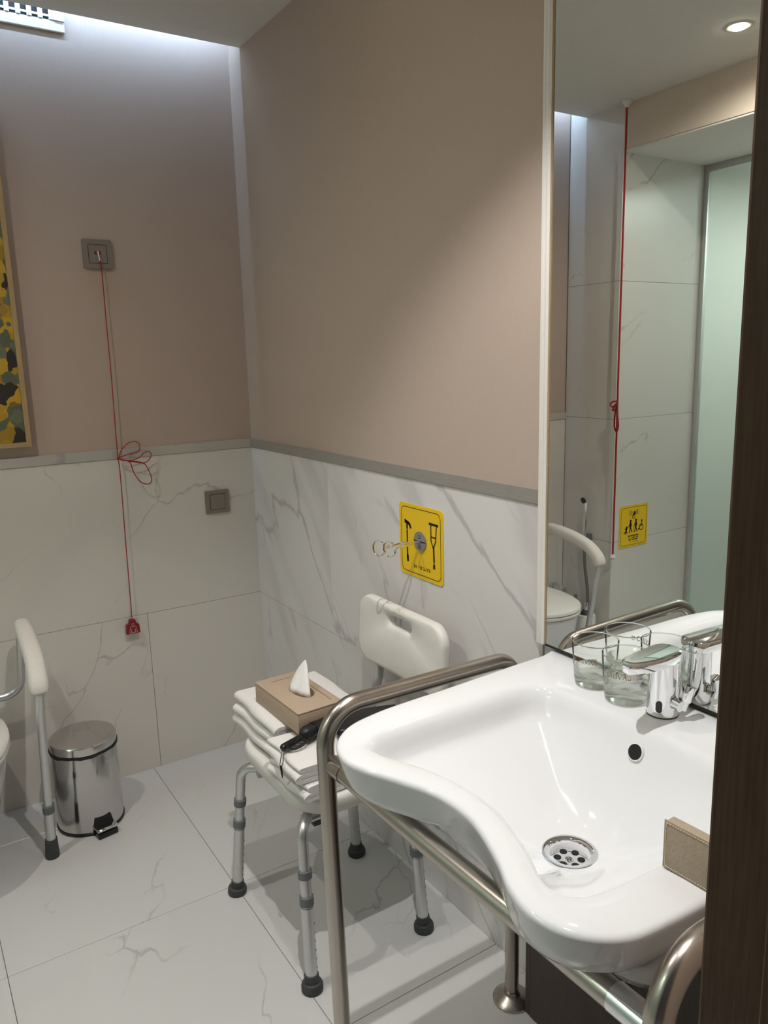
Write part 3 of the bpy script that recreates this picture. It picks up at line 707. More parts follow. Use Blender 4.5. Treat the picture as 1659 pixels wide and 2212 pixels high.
at0(obj('backrest', bm, 'plastic', sc, ang=60), SL)
for s in (1, -1):
    y = CY - 0.03 + s * 0.118
    o = obj('back_tube', tube(fillet([(-0.155, CY + s * 0.13, 0.405), (-0.098, CY + s * 0.125, 0.412), (-0.066, y, 0.60), (-0.0475, y, 0.76)], 0.03), 0.0125, 16), 'alu', sc); at0(o, SL)
for s in (1, -1):
    o = obj('seat_rail', tube([(-0.43, CY + s * 0.13, 0.400), (-0.14, CY + s * 0.13, 0.400)], 0.0125, 14), 'alu', sc); at0(o, SL)
feet = [(-0.475, CY + 0.228), (-0.459, CY - 0.203), (-0.105, CY + 0.182), (-0.122, CY - 0.193)]
tops = [(-0.452, CY + 0.190), (-0.447, CY - 0.165), (-0.138, CY + 0.160), (-0.138, CY - 0.165)]
ins = [(-0.40, CY + 0.125), (-0.405, CY - 0.120), (-0.18, CY + 0.12), (-0.18, CY - 0.12)]
for k in range(4):
    fx, fy = feet[k]; tx, ty = tops[k]; ix, iy = ins[k]
    F = Vector((fx, fy, 0.0)); Tt = Vector((tx, ty, 0.405)); I = Vector((ix, iy, 0.405))
    up = fillet([I, Tt, Tt.lerp(F, 0.62)], 0.055, 8)
    leg = obj('leg', tube(up, 0.0132, 16), 'alu', sc); at0(leg, SL)
    axis = (Tt - F)
    def al(t0): return F + axis * t0
    obj('lower_tube', tube([al(0.04), al(0.52)], 0.0150, 16), 'alu', leg)
    for tt in ((0.535, 0.585), (0.70, 0.745)):
        obj('clip_ring', tube([al(tt[0]), al(tt[1])], 0.0172, 18), 'clip', leg)
    bm = tube([al(0.10), al(0.055), al(0.05), al(0.035), al(0.008), al(0.0)], [0.0175, 0.0185, 0.024, 0.0265, 0.0265, 0.025], 24)
    for v in bm.verts:
        if v.co.z < 0.0006: v.co.z = 0.0006
    obj('rubber_foot', bm, 'rubber', leg)
    bm = bmesh.new()
    for j in range(6):
        p = al(0.14 + 0.055 * j); tube([p + Vector((0.0118, -0.0085, 0)), p + Vector((0.0127, -0.0092, 0))], 0.0026, 8, bm)
    obj('adjust_holes', bm, 'clip', leg)
o = obj('seat_bracket', B((-0.40, CY - 0.135, 0.372), (-0.365, CY - 0.10, 0.424), 0.004), 'rubber', sc); at0(o, SL)
o = obj('seat_bracket', B((-0.40, CY + 0.10, 0.372), (-0.365, CY + 0.135, 0.424), 0.004), 'rubber', sc); at0(o, SL)

# ------------------------------------------------------------------ towels
def towel(x0, x1, y0, y1, z0, layers, lh, label, group, rot=0.0, fold_left=True, jit=0.004, roll=False):
    """folded towel: cloth ribbon folded in a zigzag, its rounded folds facing -X; swept along Y"""
    t0 = thing('folded_towel', label, 'towel', ((x0 + x1) / 2, (y0 + y1) / 2, z0), rot, group)
    L = x1 - x0; D = y1 - y0; th = lh * 0.92
    path = []
    n = layers
    rnd = random.Random(hash(label) % 1000 if False else sum(map(ord, label)))
    for k in range(n):
        z = lh * (k + 0.5); xs = [-L / 2 + lh, L / 2 - lh]
        if k % 2 == 0: xs = xs[::-1]
        for i in range(7):
            u = i / 6; path.append((xs[0] + (xs[1] - xs[0]) * u, z))
        if k < n - 1:
            s = -1 if k % 2 == 0 else 1
            for i in range(1, 6):
                a = -PI / 2 + PI * i / 6; path.append((xs[1] + s * (lh / 2) * math.cos(a) * 1.5, z + lh / 2 + (lh / 2) * math.sin(a)))
    # ribbon outline
    P = [Vector((x, z)) for x, z in path]; left, right = [], []
    for i, p in enumerate(P):
        d = (P[min(i + 1, len(P) - 1)] - P[max(i - 1, 0)]).normalized(); q = Vector((-d.y, d.x)) * th / 2
        left.append(p + q); right.append(p - q)
    d0 = (P[0] - P[1]).normalized(); d1 = (P[-1] - P[-2]).normalized()
    cap1 = [P[-1] + Matrix.Rotation(-a, 2) @ Vector((-d1.y, d1.x)) * th / 2 for a in (PI / 4, PI / 2, 3 * PI / 4)]
    cap0 = [P[0] + Matrix.Rotation(-a, 2) @ Vector((-d0.y, d0.x)) * th / 2 for a in (PI / 4, PI / 2, 3 * PI / 4)]
    ol = left + cap1 + right[::-1] + cap0
    ny = 14; rings = []
    for j in range(ny + 1):
        v = j / ny; e = min(v, 1 - v)
        sh = 1.0 if e > 0.04 else (0.985 if e > 0 else 0.955)
        ww = [rnd.uniform(-1, 1) for _ in range(3)]
        rings.append([(p.x * (1.0 - 0.01 * (1 - sh) * 10) + 0.003 * math.sin(3 * v * PI + p.y * 60) , -D / 2 + D * v + 0.0025 * math.sin(p.y * 190 + 7 * j % 3), max(0.0005, p.y * (sh if e < 0.04 else 1) + jit * 0.5 * math.sin(5 * v + p.x * 9) * (p.y / (n * lh)))) for p in ol])
    obj('cloth', loft(rings), 'towel', t0, ang=60)
    return t0
Z0 = 0.476
ga = 'folded white towels on the shower chair'
towel(-0.425, -0.155, -1.025, -0.765, Z0, 2, 0.0165, 'white folded towel at the bottom of the rear stack on the shower chair', ga)
towel(-0.422, -0.155, -1.030, -0.770, Z0 + 0.0335, 2, 0.0160, 'white folded towel in the middle of the rear stack on the shower chair', ga, 0.02)
towel(-0.418, -0.150, -1.035, -0.765, Z0 + 0.0662, 2, 0.0150, 'white folded towel directly under the tan tissue box', ga, -0.02)
towel(-0.452, -0.160, -1.238, -1.060, Z0, 3, 0.0138, 'lower white folded towel at the near edge of the chair seat', ga, math.radians(4))
towel(-0.456, -0.165, -1.236, -1.052, Z0 + 0.0420, 3, 0.0142, 'upper white folded towel at the near edge, under the black umbrella', ga, math.radians(-2))

# ------------------------------------------------------------------ tissue box
t = thing('tissue_box', 'tan cardboard tissue box with a white tissue on the towel stack', 'tissue box', (-0.328, -0.987, 0.5745), math.radians(2))
bx = obj('box_body', B((-0.064, -0.122, 0), (0.064, 0.122, 0.052), 0.0015), 'card', t, ang=30)
obj('lid_panel', B((-0.0645, -0.1225, 0.0525), (0.0645, 0.1225, 0.0565), 0.001), 'card', t, ang=30)
bm = bmesh.new()
for q in ([(-0.0642, -0.1222), (0.0642, 0.1222)],):
    B((-0.0638, -0.1218, 0.0518), (0.0638, 0.1218, 0.0527), bm=bm)
obj('lid_gap', bm, 'cardedge', t, smooth=False)
bm = bmesh.new()
for a, b in (((-0.030, 0.092), (0.034, 0.092)), ((0.044, 0.085), (0.044, -0.100))):
    for q in thick([a, b], 0.0018): prism(q, lambda x, y, d: (x, y, d), 0.0564, 0.0567, bm)
obj('scored_lines', bm, 'cardedge', t, smooth=False)
op_ = [(0.010 + 0.026 * math.cos(2 * PI * k / 32), -0.005 + 0.050 * math.sin(2 * PI * k / 32)) for k in range(32)]
obj('opening', prism(op_, lambda x, y, d: (x, y, d), 0.0563, 0.0568), 'cardedge', t, smooth=False)
rings = []
for j in range(9):
    v = j / 8; w = (1 - v) ** 0.9; ring_ = []
    for k in range(28):
        a = 2 * PI * k / 28; wob = 1 + 0.16 * math.sin(3 * a + 2 * v) + 0.08 * math.sin(7 * a)
        ring_.append((0.006 + 0.021 * w * wob * math.cos(a) + 0.026 * v, -0.005 + 0.043 * (1 - v) ** 0.75 * wob * math.sin(a) + 0.010 * v, 0.0566 + 0.078 * v ** 0.9))
    rings.append(ring_)
obj('tissue', loft(rings), 'tissue', t, ang=180)

# ------------------------------------------------------------------ black travel things on the towels
t = thing('black_pouch', 'flat black pouch lying on the towels behind the steel rail', 'pouch', (-0.222, -1.170, 0.5615), math.radians(-20))
obj('pouch_body', B((-0.085, -0.055, 0), (0.085, 0.055, 0.040), 0.008, 3), 'black', t, ang=50)
obj('zip', tube(fillet([(-0.0858, -0.05, 0.026), (-0.0858, 0.0558, 0.026), (0.08, 0.0558, 0.026)], 0.01), 0.0015, 8), 'blackgloss', t)
t = thing('black_umbrella', 'folded black umbrella with wrist cord lying on the near towel', 'umbrella', (-0.452, -1.148, 0.5750), math.radians(14))
UL = Vector((1, 0, 0))
obj('handle', tube([(0.0, 0, 0.001), (0.004, 0, 0.0012), (0.062, 0, 0.005), (0.066, 0, 0.0055)], [0.0075, 0.0095, 0.0095, 0.008], 18), 'blackgloss', t)
bm = tube([(0.062, 0, 0.006), (0.068, 0, 0.007), (0.080, 0.001, 0.008), (0.112, 0.002, 0.0095), (0.150, 0.002, 0.0105), (0.156, 0.002, 0.0105)], [0.009, 0.0165, 0.0185, 0.0180, 0.0165, 0.009], 20)
for v in bm.verts:
    a = math.atan2(v.co.z - 0.008, v.co.y); k = 1 + 0.10 * math.sin(5 * a + 40 * v.co.x); v.co.y *= k
obj('folded_canopy', bm, 'black', t, ang=70)
obj('closing_band', tube([(0.100, 0.0016, 0.009), (0.110, 0.0019, 0.0095)], 0.0196, 20), 'blackgloss', t)
obj('wrist_strap', tube(smoothpath([(0.004, -0.003, 0.0085), (0.022, -0.016, -0.004), (0.045, -0.022, -0.002), (0.066, -0.018, 0.003), (0.088, -0.017, 0.004)], 6), 0.0026, 8), 'black', t)
obj('strap_net', tube(smoothpath([(0.010, -0.006, 0.004), (0.034, -0.010, 0.006), (0.052, -0.024, -0.001), (0.060, -0.008, 0.010), (0.040, -0.020, 0.0), (0.020, -0.010, 0.004)], 6), 0.0010, 6), 'black', t)
cd = obj('hanging_loop', tube(smoothpath([(0.001, -0.004, 0.006), (-0.012, -0.012, -0.006), (-0.022, -0.018, -0.022), (-0.0235, -0.019, -0.030), (-0.018, -0.019, -0.031), (-0.009, -0.014, -0.020), (0.001, -0.006, -0.002)], 6), 0.0009, 8), 'black', t)
obj('cord_end', tube([(-0.0205, -0.019, -0.028), (-0.0205, -0.0195, -0.034), (-0.020, -0.0205, -0.048), (-0.0195, -0.021, -0.060)], [0.0018, 0.0028, 0.0026, 0.0008], 10), 'blackgloss', cd)

# ------------------------------------------------------------------ pedal bin
BX, BY = -0.738, -0.208
t = thing('pedal_bin', 'polished steel pedal bin with a flat lid on the floor by the far wall', 'bin', (BX, BY, 0), math.radians(-80))
obj('base_ring', lathe([(0.1035, 0.0005), (0.1065, 0.003), (0.1065, 0.009), (0.1035, 0.012)], 56), 'blackgloss', t)
obj('bin_body', lathe([(0.1035, 0.010), (0.1035, 0.140), (0.1020, 0.262), (0.1000, 0.270)], 64, cap1=True), 'binsteel', t)
bm = lathe([(0.1035, 0.266), (0.1062, 0.267), (0.1062, 0.274), (0.1035, 0.275)], 56)
for v in bm.verts:
    a = math.atan2(v.co.y, v.co.x); v.co.z += 0.0018 * math.sin(6 * a) + 0.0010 * math.sin(17 * a)
obj('liner_edge', bm, 'black', t)
obj('lid', lathe([(0.1035, 0.276), (0.1040, 0.279), (0.1035, 0.300), (0.1010, 0.3035), (0.095, 0.3045), (0.001, 0.3050)], 64), 'binsteel', t, ang=25)
obj('lid_hinge', B((-0.122, -0.030, 0.262), (-0.098, 0.030, 0.288), 0.004), 'blackgloss', t)
pd = obj('pedal_guard', loft([[(0.1025, y, z) for y, z in ((-0.036, 0.008), (0.036, 0.008), (0.026, 0.058), (-0.026, 0.058))], [(0.1085, y, z) for y, z in ((-0.036, 0.008), (0.036, 0.008), (0.026, 0.054), (-0.026, 0.054))]]), 'blackgloss', t, smooth=False)
obj('pedal', B((0.095, -0.034, 0.026), (0.142, 0.034, 0.0305), 0.0015), 'chrome', t, ang=30)
obj('pedal_foot', B((0.100, -0.032, 0.0005), (0.140, 0.032, 0.020), 0.003), 'blackgloss', t, ang=30)

# ------------------------------------------------------------------ toilet, its frame and things behind it
TX = -1.145
t = thing('toilet', 'white ceramic wall-hung toilet with closed lid below the picture', 'toilet', (TX, 0, 0))
def egg(w, d, z, y0=-0.0, n=40, yb=-0.03):
    # d-shaped outline from the wall to the nose
    pts = []
    for k in range(n):
        a = 2 * PI * k / n; c, s = math.cos(a), math.sin(a)
        yy = (yb + y0) - d * 0.46 + d * 0.54 * s if s < 0 else (yb + y0) - d * 0.46 + d * 0.46 * s
        ex = 2.3 if s < 0 else 3.4
        pts.append((w * math.copysign(abs(c) ** (2 / ex), c), yy, z))
    return pts
obj('bowl', loft([egg(0.085, 0.36, 0.075, yb=-0.02), egg(0.115, 0.42, 0.11, yb=-0.01), egg(0.150, 0.50, 0.22, yb=-0.01), egg(0.172, 0.535, 0.32, yb=-0.01), egg(0.182, 0.545, 0.385, yb=-0.01), egg(0.183, 0.546, 0.400, yb=-0.01), egg(0.17, 0.53, 0.4035, yb=-0.015)]), 'ceramic', t, ang=50)
obj('seat_ring', loft([egg(0.184, 0.455, 0.4045, yb=-0.105), egg(0.187, 0.462, 0.408, yb=-0.102), egg(0.187, 0.462, 0.416, yb=-0.102), egg(0.182, 0.455, 0.420, yb=-0.105)]), 'plastic', t, ang=50)
obj('lid', loft([egg(0.184, 0.457, 0.4215, yb=-0.104), egg(0.188, 0.464, 0.425, yb=-0.101), egg(0.187, 0.463, 0.434, yb=-0.101), egg(0.176, 0.45, 0.441, yb=-0.106), egg(0.10, 0.3, 0.446, yb=-0.16)]), 'plastic', t, ang=50)
for s in (-1, 1): obj('hinge', lathe([(0.012, 0.404), (0.012, 0.428), (0.009, 0.432)], 18, (s * 0.075, -0.099, 0)), 'chrome', t)

fr = thing('toilet_support_frame', 'grey metal toilet support frame with two cream padded armrests', 'support frame', (TX, -0.1, 0))
FL = (TX, -0.1, 0)
def arm(xf, sgn, yoff):
    X = xf
    A = [(X, -0.10 + yoff, 0.43), (X + sgn * 0.002, -0.095 + yoff, 0.680), (X + sgn * 0.004, -0.36 + yoff, 0.652), (X + sgn * 0.012, -0.452 + yoff, 0.595), (X + sgn * 0.022, -0.430 + yoff, 0.50), (X - sgn * 0.0 + sgn * 0.030, -0.350 + yoff, 0.012)]
    path = fillet([(TX, -0.066, 0.437), (X + sgn * 0.035, -0.075 + yoff, 0.440)] + A[1:], [0.055, 0.03, 0.08, 0.05, 0.10], 8)
    a = obj('arm_tube', tube(path, 0.0125, 16), 'alu', fr); at0(a, FL)
    pp = [(X + 0.001, -0.125 + yoff, 0.688), (X + sgn * 0.003, -0.26 + yoff, 0.672), (X + sgn * 0.006, -0.365 + yoff, 0.646), (X + sgn * 0.013, -0.428 + yoff, 0.606), (X + sgn * 0.0155, -0.445 + yoff, 0.570)]
    sp = smoothpath(pp, 6); n = len(sp)
    rr = [0.0265 if 2 < i < n - 3 else (0.024 if i in (1, 2, n - 3, n - 2) else 0.019) for i in range(n)]
    obj('armrest_pad', tube(sp, rr, 20, prof=[(math.copysign(abs(math.cos(2 * PI * k / 24)) ** 0.7, math.cos(2 * PI * k / 24)), 0.92 * math.copysign(abs(math.sin(2 * PI * k / 24)) ** 0.7, math.sin(2 * PI * k / 24))) for k in range(24)]), 'padfoam', a, ang=60)
    F = Vector(A[-1]); T4 = Vector(A[4])
    def al(q): return F + (T4 - F) * q
    obj('lower_tube', tube([al(0.03), al(0.32)], 0.0150, 16), 'alu', a)
    obj('clip_ring', tube([al(0.315), al(0.365)], 0.0172, 18), 'clip', a)
    bm = tube([al(0.115), al(0.03), al(-0.015), al(-0.022)], [0.0175, 0.020, 0.0215, 0.020], 20)
    for v in bm.verts: v.co.z = max(v.co.z, 0.0006)
    obj('rubber_foot', bm, 'rubber', a)
arm(-0.868, -0.55, 0.0)
arm(-1.425, 0.5, -0.03)

t = thing('toilet_brush', 'white toilet brush holder standing in the corner behind the toilet', 'toilet brush', (-1.60, -0.235, 0))
obj('holder', lathe([(0.045, 0.0006), (0.048, 0.006), (0.048, 0.235), (0.045, 0.245), (0.020, 0.246), (0.020, 0.240)], 32), 'plastic', t)
obj('collar', lathe([(0.024, 0.246), (0.026, 0.252), (0.014, 0.268)], 20), 'rubber', t)
obj('handle', lathe([(0.010, 0.262), (0.010, 0.300), (0.008, 0.306)], 18), 'chrome', t)

t = thing('hand_shower', 'slim chrome bidet hand shower with grey hose on the left wall', 'hand shower', (WX, -0.175, 0.79))
obj('wall_bracket', B((0.0, -0.018, -0.20), (0.032, 0.018, -0.165), 0.005), 'greyhose', t)
obj('spray_handle', tube([(0.036, 0.0, -0.195), (0.034, 0.0, -0.10), (0.030, 0.0, -0.02), (0.036, 0.0, -0.002)], [0.009, 0.011, 0.0105, 0.012], 16), 'chrome', t)
hd = obj('spray_head', tube([(0.024, 0.0, 0.0), (0.040, 0.0, 0.004), (0.050, 0.0, 0.002)], [0.012, 0.017, 0.018], 20), 'chrome', t)
obj('nozzle_face', tube([(0.0502, 0, 0.002), (0.0520, 0, 0.0018)], 0.0150, 20), 'rubber', hd)
obj('hose', tube(smoothpath([(0.036, 0, -0.195), (0.034, -0.004, -0.32), (0.028, -0.022, -0.46), (0.026, -0.02, -0.60), (0.030, 0.03, -0.64), (0.030, 0.06, -0.55), (0.012, 0.070, -0.49)], 8), 0.0075, 12), 'greyhose', t)

t = thing('angle_valve', 'small chrome water valve on the far wall behind the toilet', 'valve', (-1.615, 0, 0.325))
obj('rosette', lathe([(0.026, 0.001), (0.026, 0.004), (0.014, 0.010)], 24).transform(Matrix.Identity(4)) or (lambda b: (b.transform(Matrix.Rotation(PI / 2, 4, 'X')), b)[1])(lathe([(0.026, 0.001), (0.026, 0.004), (0.014, 0.010)], 24)), 'chrome', t)
obj('valve_body', tube([(0, -0.008, 0), (0, -0.060, 0)], 0.0095, 16), 'chrome', t)
obj('valve_knob', tube([(0, -0.052, 0), (0, -0.058, 0), (0, -0.078, 0)], [0.010, 0.018, 0.016], 16), 'chrome', t)
obj('valve_outlet', tube([(0, -0.040, 0.002), (0.002, -0.040, 0.034)], 0.0075, 14), 'chrome', t)

# ------------------------------------------------------------------ call cord by the far wall
t = thing('emergency_pull_cord', 'taupe wall call switch with red pull cord and red handle on the far wall', 'pull cord', (-0.497, 0.002, 1.840))
g = lambda x, y, d: (x, -d, y)
pl = obj('wall_plate', prism(rrect(0.092, 0.092, 0.006), g, 0.0002, 0.010), 'plate', t, ang=30)
bm = bmesh.new()
for q in thick(rrect(0.058, 0.058, 0.001, 1), 0.0014, True): prism(q, g, 0.0098, 0.0104, bm)
obj('module_gap', bm, 'dark', pl, smooth=False)
bm = B((-0.010, -0.0103, -0.002), (-0.003, -0.0098, 0.009)); B((0.003, -0.0103, -0.002), (0.010, -0.0098, 0.009), bm=bm)
obj('cord_slots', bm, 'redplastic', pl, smooth=False)
obj('cord_eye', tube([(0, -0.0098, 0.006), (0.001, -0.014, 0.004), (0.003, -0.015, -0.022)], 0.0022, 8), 'plastic', pl)
c0 = Vector((-0.497, 0.002, 1.840))
kn = Vector((-0.498, -0.026, 1.172)) - c0
obj('cord', tube(smoothpath([(0.002, -0.014, -0.012), (0.006, -0.017, -0.06), (0.004, -0.021, -0.20), (0.003, -0.024, -0.40), (-0.001, -0.026, -0.62), kn, kn + Vector((0.002, 0.0, -0.06)), kn + Vector((-0.001, 0.0, -0.3)), kn + Vector((-0.004, 0, -0.57))], 8), 0.0017, 8), 'red', t)
bm = lathe([(0.0005, -0.006), (0.005, -0.003), (0.005, 0.003), (0.0005, 0.006)], 10, (kn.x, kn.y, kn.z))
obj('knot', bm, 'red', t)
K = lambda dx, dz, dy=0.0: (kn.x + dx / 590, kn.y - 0.006 - dy, kn.z + dz / 560)
for pts in ([K(0, 0), K(6, 14), K(20, 27), K(36, 30), K(44, 22), K(40, 10), K(22, 7), K(2, 2)],
            [K(0, 0), K(18, -5, .004), K(38, -2, .006), K(52, 8, .006), K(62, 8, .006), K(64, -1, .006), K(52, -12, .004), K(30, -9, .004), K(4, -3)],
            [K(2, -2), K(20, -8, .006), K(26, -28, .008), K(38, -48, .008), K(54, -54, .008), K(61, -46, .008), K(56, -26, .008), K(46, -12, .006), K(16, -5, .004)]):
    obj('cord_loop', tube(smoothpath(pts, 6), 0.0017, 8), 'red', t)
hz = kn.z - 0.572; hx = kn.x - 0.005; hy = kn.y
hb = [(-0.024, -0.052), (0.024, -0.052), (0.022, -0.022), (0.012, -0.015), (0.010, -0.002), (-0.010, -0.002), (-0.012, -0.015), (-0.022, -0.022)]
ph = obj('pull_handle', prism(hb, lambda x, y, d: (hx + x, hy - d, hz + y), -0.009, 0.009), 'redplastic', t, smooth=False)
bm = bmesh.new()
gg = lambda x, y, d: (hx + x, hy - d, hz + y)
strokes([[(-0.014, -0.048), (-0.009, -0.026), (0.009, -0.026), (0.014, -0.048), (-0.014, -0.048)], [(-0.006, -0.048), (-0.006, -0.034)], [(0.006, -0.048), (0.006, -0.034)]], bm, 0.0013, gg, 0.0091, 0.0095)
strokes([[(0.0042 * math.cos(2 * PI * k / 12), -0.018 + 0.0042 * math.sin(2 * PI * k / 12)) for k in range(13)]], bm, 0.0012, gg, 0.0091, 0.0095)
obj('person_symbol', bm, 'pinkline', ph, smooth=False)

t = thing('push_switch', 'taupe square push switch on the white marble wainscot of the far wall', 'switch', (-0.150, 0, 0.977))
obj('switch_frame', prism(rrect(0.090, 0.086, 0.003), g, 0.0002, 0.0085), 'plate', t, ang=30)
obj('rocker', prism(rrect(0.055, 0.055, 0.001, 2), g, 0.0085, 0.0105), 'plate', t, ang=30)
bm = bmesh.new()
for q in thick(rrect(0.057, 0.057, 0.001, 1), 0.0016, True): prism(q, g, 0.0083, 0.0088, bm)
obj('rocker_gap', bm, 'dark', t, smooth=False)

# ------------------------------------------------------------------ second cord and sign in the recess (seen in the mirror)
t = thing('ceiling_pull_cord', 'long red cord with a small white ball hanging from the ceiling beside the shower', 'pull cord', (-1.650, -0.345, H))
obj('ceiling_rose', lathe([(0.020, -0.0005), (0.020, -0.006), (0.014, -0.016), (0.006, -0.027)], 28), 'plastic', t)
zk = -1.245
obj('cord', tube(smoothpath([(0, 0, -0.026), (0, 0, -0.6), (0.001, 0, -1.15), (0, 0, zk), (0.0, 0, zk - 0.3), (0, 0, -1.955)], 6), 0.0042, 8), 'red', t)
for pts in ([(0, 0, zk), (0.012, -0.012, zk - 0.05), (0.016, -0.022, zk - 0.11), (0.006, -0.004, zk - 0.135), (0.0, 0.014, zk - 0.11), (0.004, 0.008, zk - 0.05), (0, 0, zk)],
            [(0, 0, zk), (0.004, 0.022, zk - 0.002), (0.006, 0.036, zk - 0.014), (0.004, 0.022, zk - 0.026), (0, 0.002, zk - 0.006)],
            [(0, 0, zk - 0.004), (0.008, 0.014, zk - 0.030), (0.008, 0.020, zk - 0.040), (0.006, 0.006, zk - 0.036), (0, 0, zk - 0.008)]):
    obj('cord_loop', tube(smoothpath(pts, 6), 0.0036, 8), 'red', t)
obj('ball', lathe([(0.002, -0.014), (0.010, -0.010), (0.0140, 0), (0.010, 0.010), (0.003, 0.014)], 20, (0, 0, -1.966)), 'plastic', t)

t = thing('call_sign', 'yellow square sign with call bell and people pictograms in the shower recess', 'sign', (-1.829, NY, 0.664))
# as seen facing it: x to the right = +X
q2 = lambda x, y, d: (x, -d, y)
sp_ = obj('sign_plate', prism(rrect(0.200, 0.203, 0.010), q2, 0.0003, 0.0025), 'yellow', t, ang=30)
bm = bmesh.new()
for q in thick(rrect(0.180, 0.183, 0.014), 0.0018, True): prism(q, q2, 0.0025, 0.0028, bm)
obj('border_line', bm, 'ink', sp_, smooth=False)
bm = bmesh.new()
def circ(cx, cy, r, n=16): return [(cx + r * math.cos(2 * PI * k / n), cy + r * math.sin(2 * PI * k / n)) for k in range(n)]
def arcp(cx, cy, r, a0, a1, n=8): return [(cx + r * math.cos(math.radians(a0 + (a1 - a0) * k / n)), cy + r * math.sin(math.radians(a0 + (a1 - a0) * k / n))) for k in range(n + 1)]
def blob(pts): prism(pts, q2, 0.0025, 0.0028, bm)
# mirrored layout: the photo shows the reflection, so photo-right is here -X.  MX flips.
MXp = lambda pts: [(-x, y) for x, y in pts]
blob(MXp([(-0.013, 0.047), (0.010, 0.051), (0.010, 0.062), (0.006, 0.073), (0.000, 0.070), (-0.006, 0.058)]))
for q in thick(MXp(arcp(-0.001, 0.046, 0.010, 180, 360)), 0.0028): blob(q)
for r in (0.013, 0.021, 0.029):
    for a0, a1 in ((150, 205), (-25, 30)):
        for q in thick(MXp(arcp(-0.001, 0.064, r, a0, a1, 5)), 0.0026): blob(q)
def person(dx, s=1.0, cane=False, arm=True):
    blob(MXp(circ(dx, 0.026, 0.0062 * s)))
    L1 = [[(dx, 0.018), (dx - 0.001, -0.006)], ]
    for q in thick(MXp([(dx, 0.018), (dx - 0.001, -0.006)]), 0.0105): blob(q)
    for q in thick(MXp([(dx - 0.001, -0.004), (dx - 0.008, -0.032)]), 0.0058): blob(q)
    for q in thick(MXp([(dx - 0.001, -0.004), (dx + 0.011, -0.030)]), 0.0058): blob(q)
    for q in thick(MXp([(dx - 0.002, 0.016), (dx - 0.013, 0.000)]), 0.0042): blob(q)
    for q in thick(MXp([(dx + 0.003, 0.016), (dx + 0.008, -0.002)]), 0.0042): blob(q)
    if cane:
        for q in thick(MXp([(dx - 0.013, 0.002), (dx - 0.020, -0.031)]), 0.0018): blob(q)
person(-0.022); person(0.016, cane=True)
for q in thick(MXp([(-0.034, 0.001), (-0.044, -0.006)]), 0.0035): blob(q)
blob(MXp(circ(-0.050, -0.003, 0.0052)))
for ln, w in (([(-0.050, -0.006), (-0.052, -0.022)], 0.009), ([(-0.062, -0.010), (-0.044, -0.008)], 0.0042), ([(-0.052, -0.020), (-0.066, -0.030)], 0.0048), ([(-0.052, -0.020), (-0.058, -0.036)], 0.0048), ([(-0.052, -0.020), (-0.045, -0.034)], 0.0048)):
    for q in thick(MXp(ln), w): blob(q)
for q in thick(MXp(circ(0.055, -0.014, 0.0135, 18)), 0.0038, True): blob(q)
blob(MXp(circ(0.058, 0.018, 0.0052)))
for ln in ([(0.058, 0.012), (0.057, -0.004), (0.046, -0.005), (0.040, -0.020), (0.033, -0.022)],):
    for q in thick(MXp(ln), 0.0055): blob(q)
obj('pictograms', bm, 'ink', sp_, smooth=False)
bm = bmesh.new(); random.seed(11)
for row, (w, y, hh) in enumerate(((0.072, -0.0475, 0.0058), (0.068, -0.0570, 0.0058), (0.060, -0.0665, 0.0058))):
    x = -w / 2
    while x < w / 2:
        lw = random.uniform(0.0030, 0.0044)
        if random.random() > 0.12:
            for q in thick([(x, y - hh / 2), (x, y + hh / 2)], 0.0014): blob(q)
            for q in thick([(x, y + random.choice((-1, 0, 1)) * hh / 2 * 0.9), (x + lw * 0.8, y + random.choice((-1, 0, 1)) * hh / 2 * 0.9)], 0.0013): blob(q)
            for q in thick([(x + lw * 0.8, y - hh / 2), (x + lw * 0.8, y + hh / 2)], 0.0012): blob(q)
        x += lw + 0.0012
x = -0.033
for k in range(9):
    for i in range(2):
        for j in range(3):
            if random.random() < 0.6: blob(circ(x + i * 0.0026, -0.0755 - j * 0.0026, 0.0010, 6))
    x += 0.0072
obj('sign_text', bm, 'ink', sp_, smooth=False)

# ------------------------------------------------------------------ shower screen in the recess
t = thing('shower_screen', 'greenish frosted glass shower screen with slim metal profile, seen in the mirror', 'shower screen', (NX, -1.2, 0))
gp = obj('glass_pane', B((NX - 0.004, FY + 0.01, 0.012), (NX + 0.004, NY - 0.022, 2.295)), 'frost', t, smooth=False); at0(gp, (NX, -1.2, 0))
at0(obj('wall_profile', B((NX - 0.012, NY - 0.026, 0.0), (NX + 0.014, NY - 0.0005, 2.3215), 0.002), 'alu', t, ang=30), (NX, -1.2, 0))
at0(obj('top_profile', B((NX - 0.012, FY + 0.005, 2.29), (NX + 0.014, NY - 0.026, 2.3215), 0.002), 'alu', t, ang=30), (NX, -1.2, 0))
at0(obj('bottom_profile', B((NX - 0.012, FY + 0.005, 0.0005), (NX + 0.014, NY - 0.026, 0.018), 0.002), 'alu', t, ang=30), (NX, -1.2, 0))

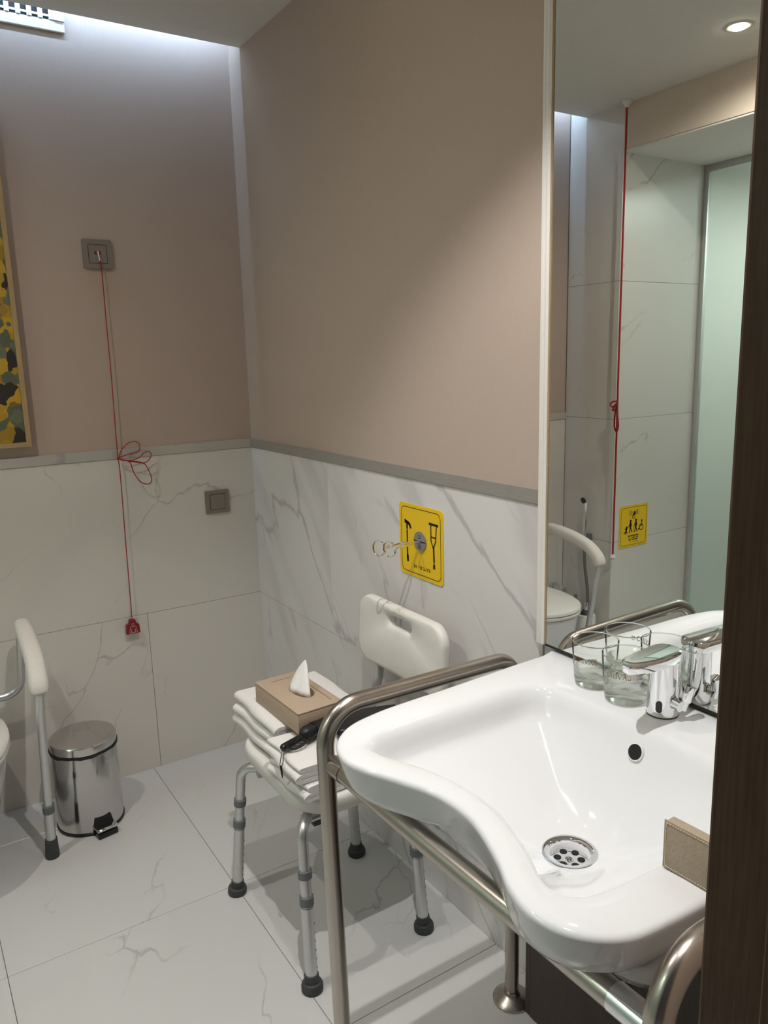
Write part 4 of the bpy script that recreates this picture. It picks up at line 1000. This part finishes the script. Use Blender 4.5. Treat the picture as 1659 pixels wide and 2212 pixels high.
# ------------------------------------------------------------------ picture and air grille on the far wall
PX0, PX1, PZ0, PZ1 = -1.50, -0.764, 1.236, 2.235
t = thing('framed_painting', 'abstract yellow and green painting in a pale wooden frame above the toilet', 'picture', (PX1, 0, PZ0))
PL = (PX1, 0, PZ0)
bm = B((PX0, -0.034, PZ0), (PX1, -0.0005 + 0.003, PZ0 + 0.014)); B((PX0, -0.034, PZ1 - 0.014), (PX1, 0.0025, PZ1), bm=bm)
B((PX0, -0.034, PZ0 + 0.014), (PX0 + 0.014, 0.0025, PZ1 - 0.014), bm=bm); B((PX1 - 0.014, -0.034, PZ0 + 0.014), (PX1, 0.0025, PZ1 - 0.014), bm=bm)
at0(obj('frame', bm, 'oak', t, smooth=False), PL)
at0(obj('canvas', B((PX0 + 0.0145, -0.026, PZ0 + 0.0145), (PX1 - 0.0145, 0.0005, PZ1 - 0.0145)), 'paint', t, smooth=False), PL)
t = thing('air_grille', 'white air vent grille high on the far wall beside the light slot', 'vent', (-0.532, 0.003, 2.487))
GL = (-0.532, 0.003, 2.487)
x0, x1, z0, z1 = -0.93, -0.532, 2.487, 2.70
bm = B((x0, -0.007, z0), (x1, 0.0028, z0 + 0.030), 0.002); B((x0, -0.012, z1 - 0.03), (x1, 0.0028, z1), 0.002, bm=bm)
B((x0, -0.012, z0 + 0.030), (x0 + 0.03, 0.0028, z1 - 0.03), bm=bm); B((x1 - 0.03, -0.012, z0 + 0.030), (x1, 0.0028, z1 - 0.03), bm=bm)
at0(obj('grille_frame', bm, 'whitetrim', t, smooth=False), GL)
at0(obj('grille_back', B((x0 + 0.03, 0.0012, z0 + 0.03), (x1 - 0.03, 0.0026, z1 - 0.03)), 'dark', t, smooth=False), GL)
for k in range(11):
    xx = x0 + 0.045 + k * 0.031
    o = obj('grille_slat', B((xx, -0.010, z0 + 0.031), (xx + 0.013, -0.002, z1 - 0.031)), 'whitetrim', t, smooth=False); at0(o, GL)
for k in range(5):
    zz = z0 + 0.040 + k * 0.03
    o = obj('grille_bar', B((x0 + 0.031, -0.0018, zz), (x1 - 0.031, 0.001, zz + 0.006)), 'whitetrim', t, smooth=False); at0(o, GL)
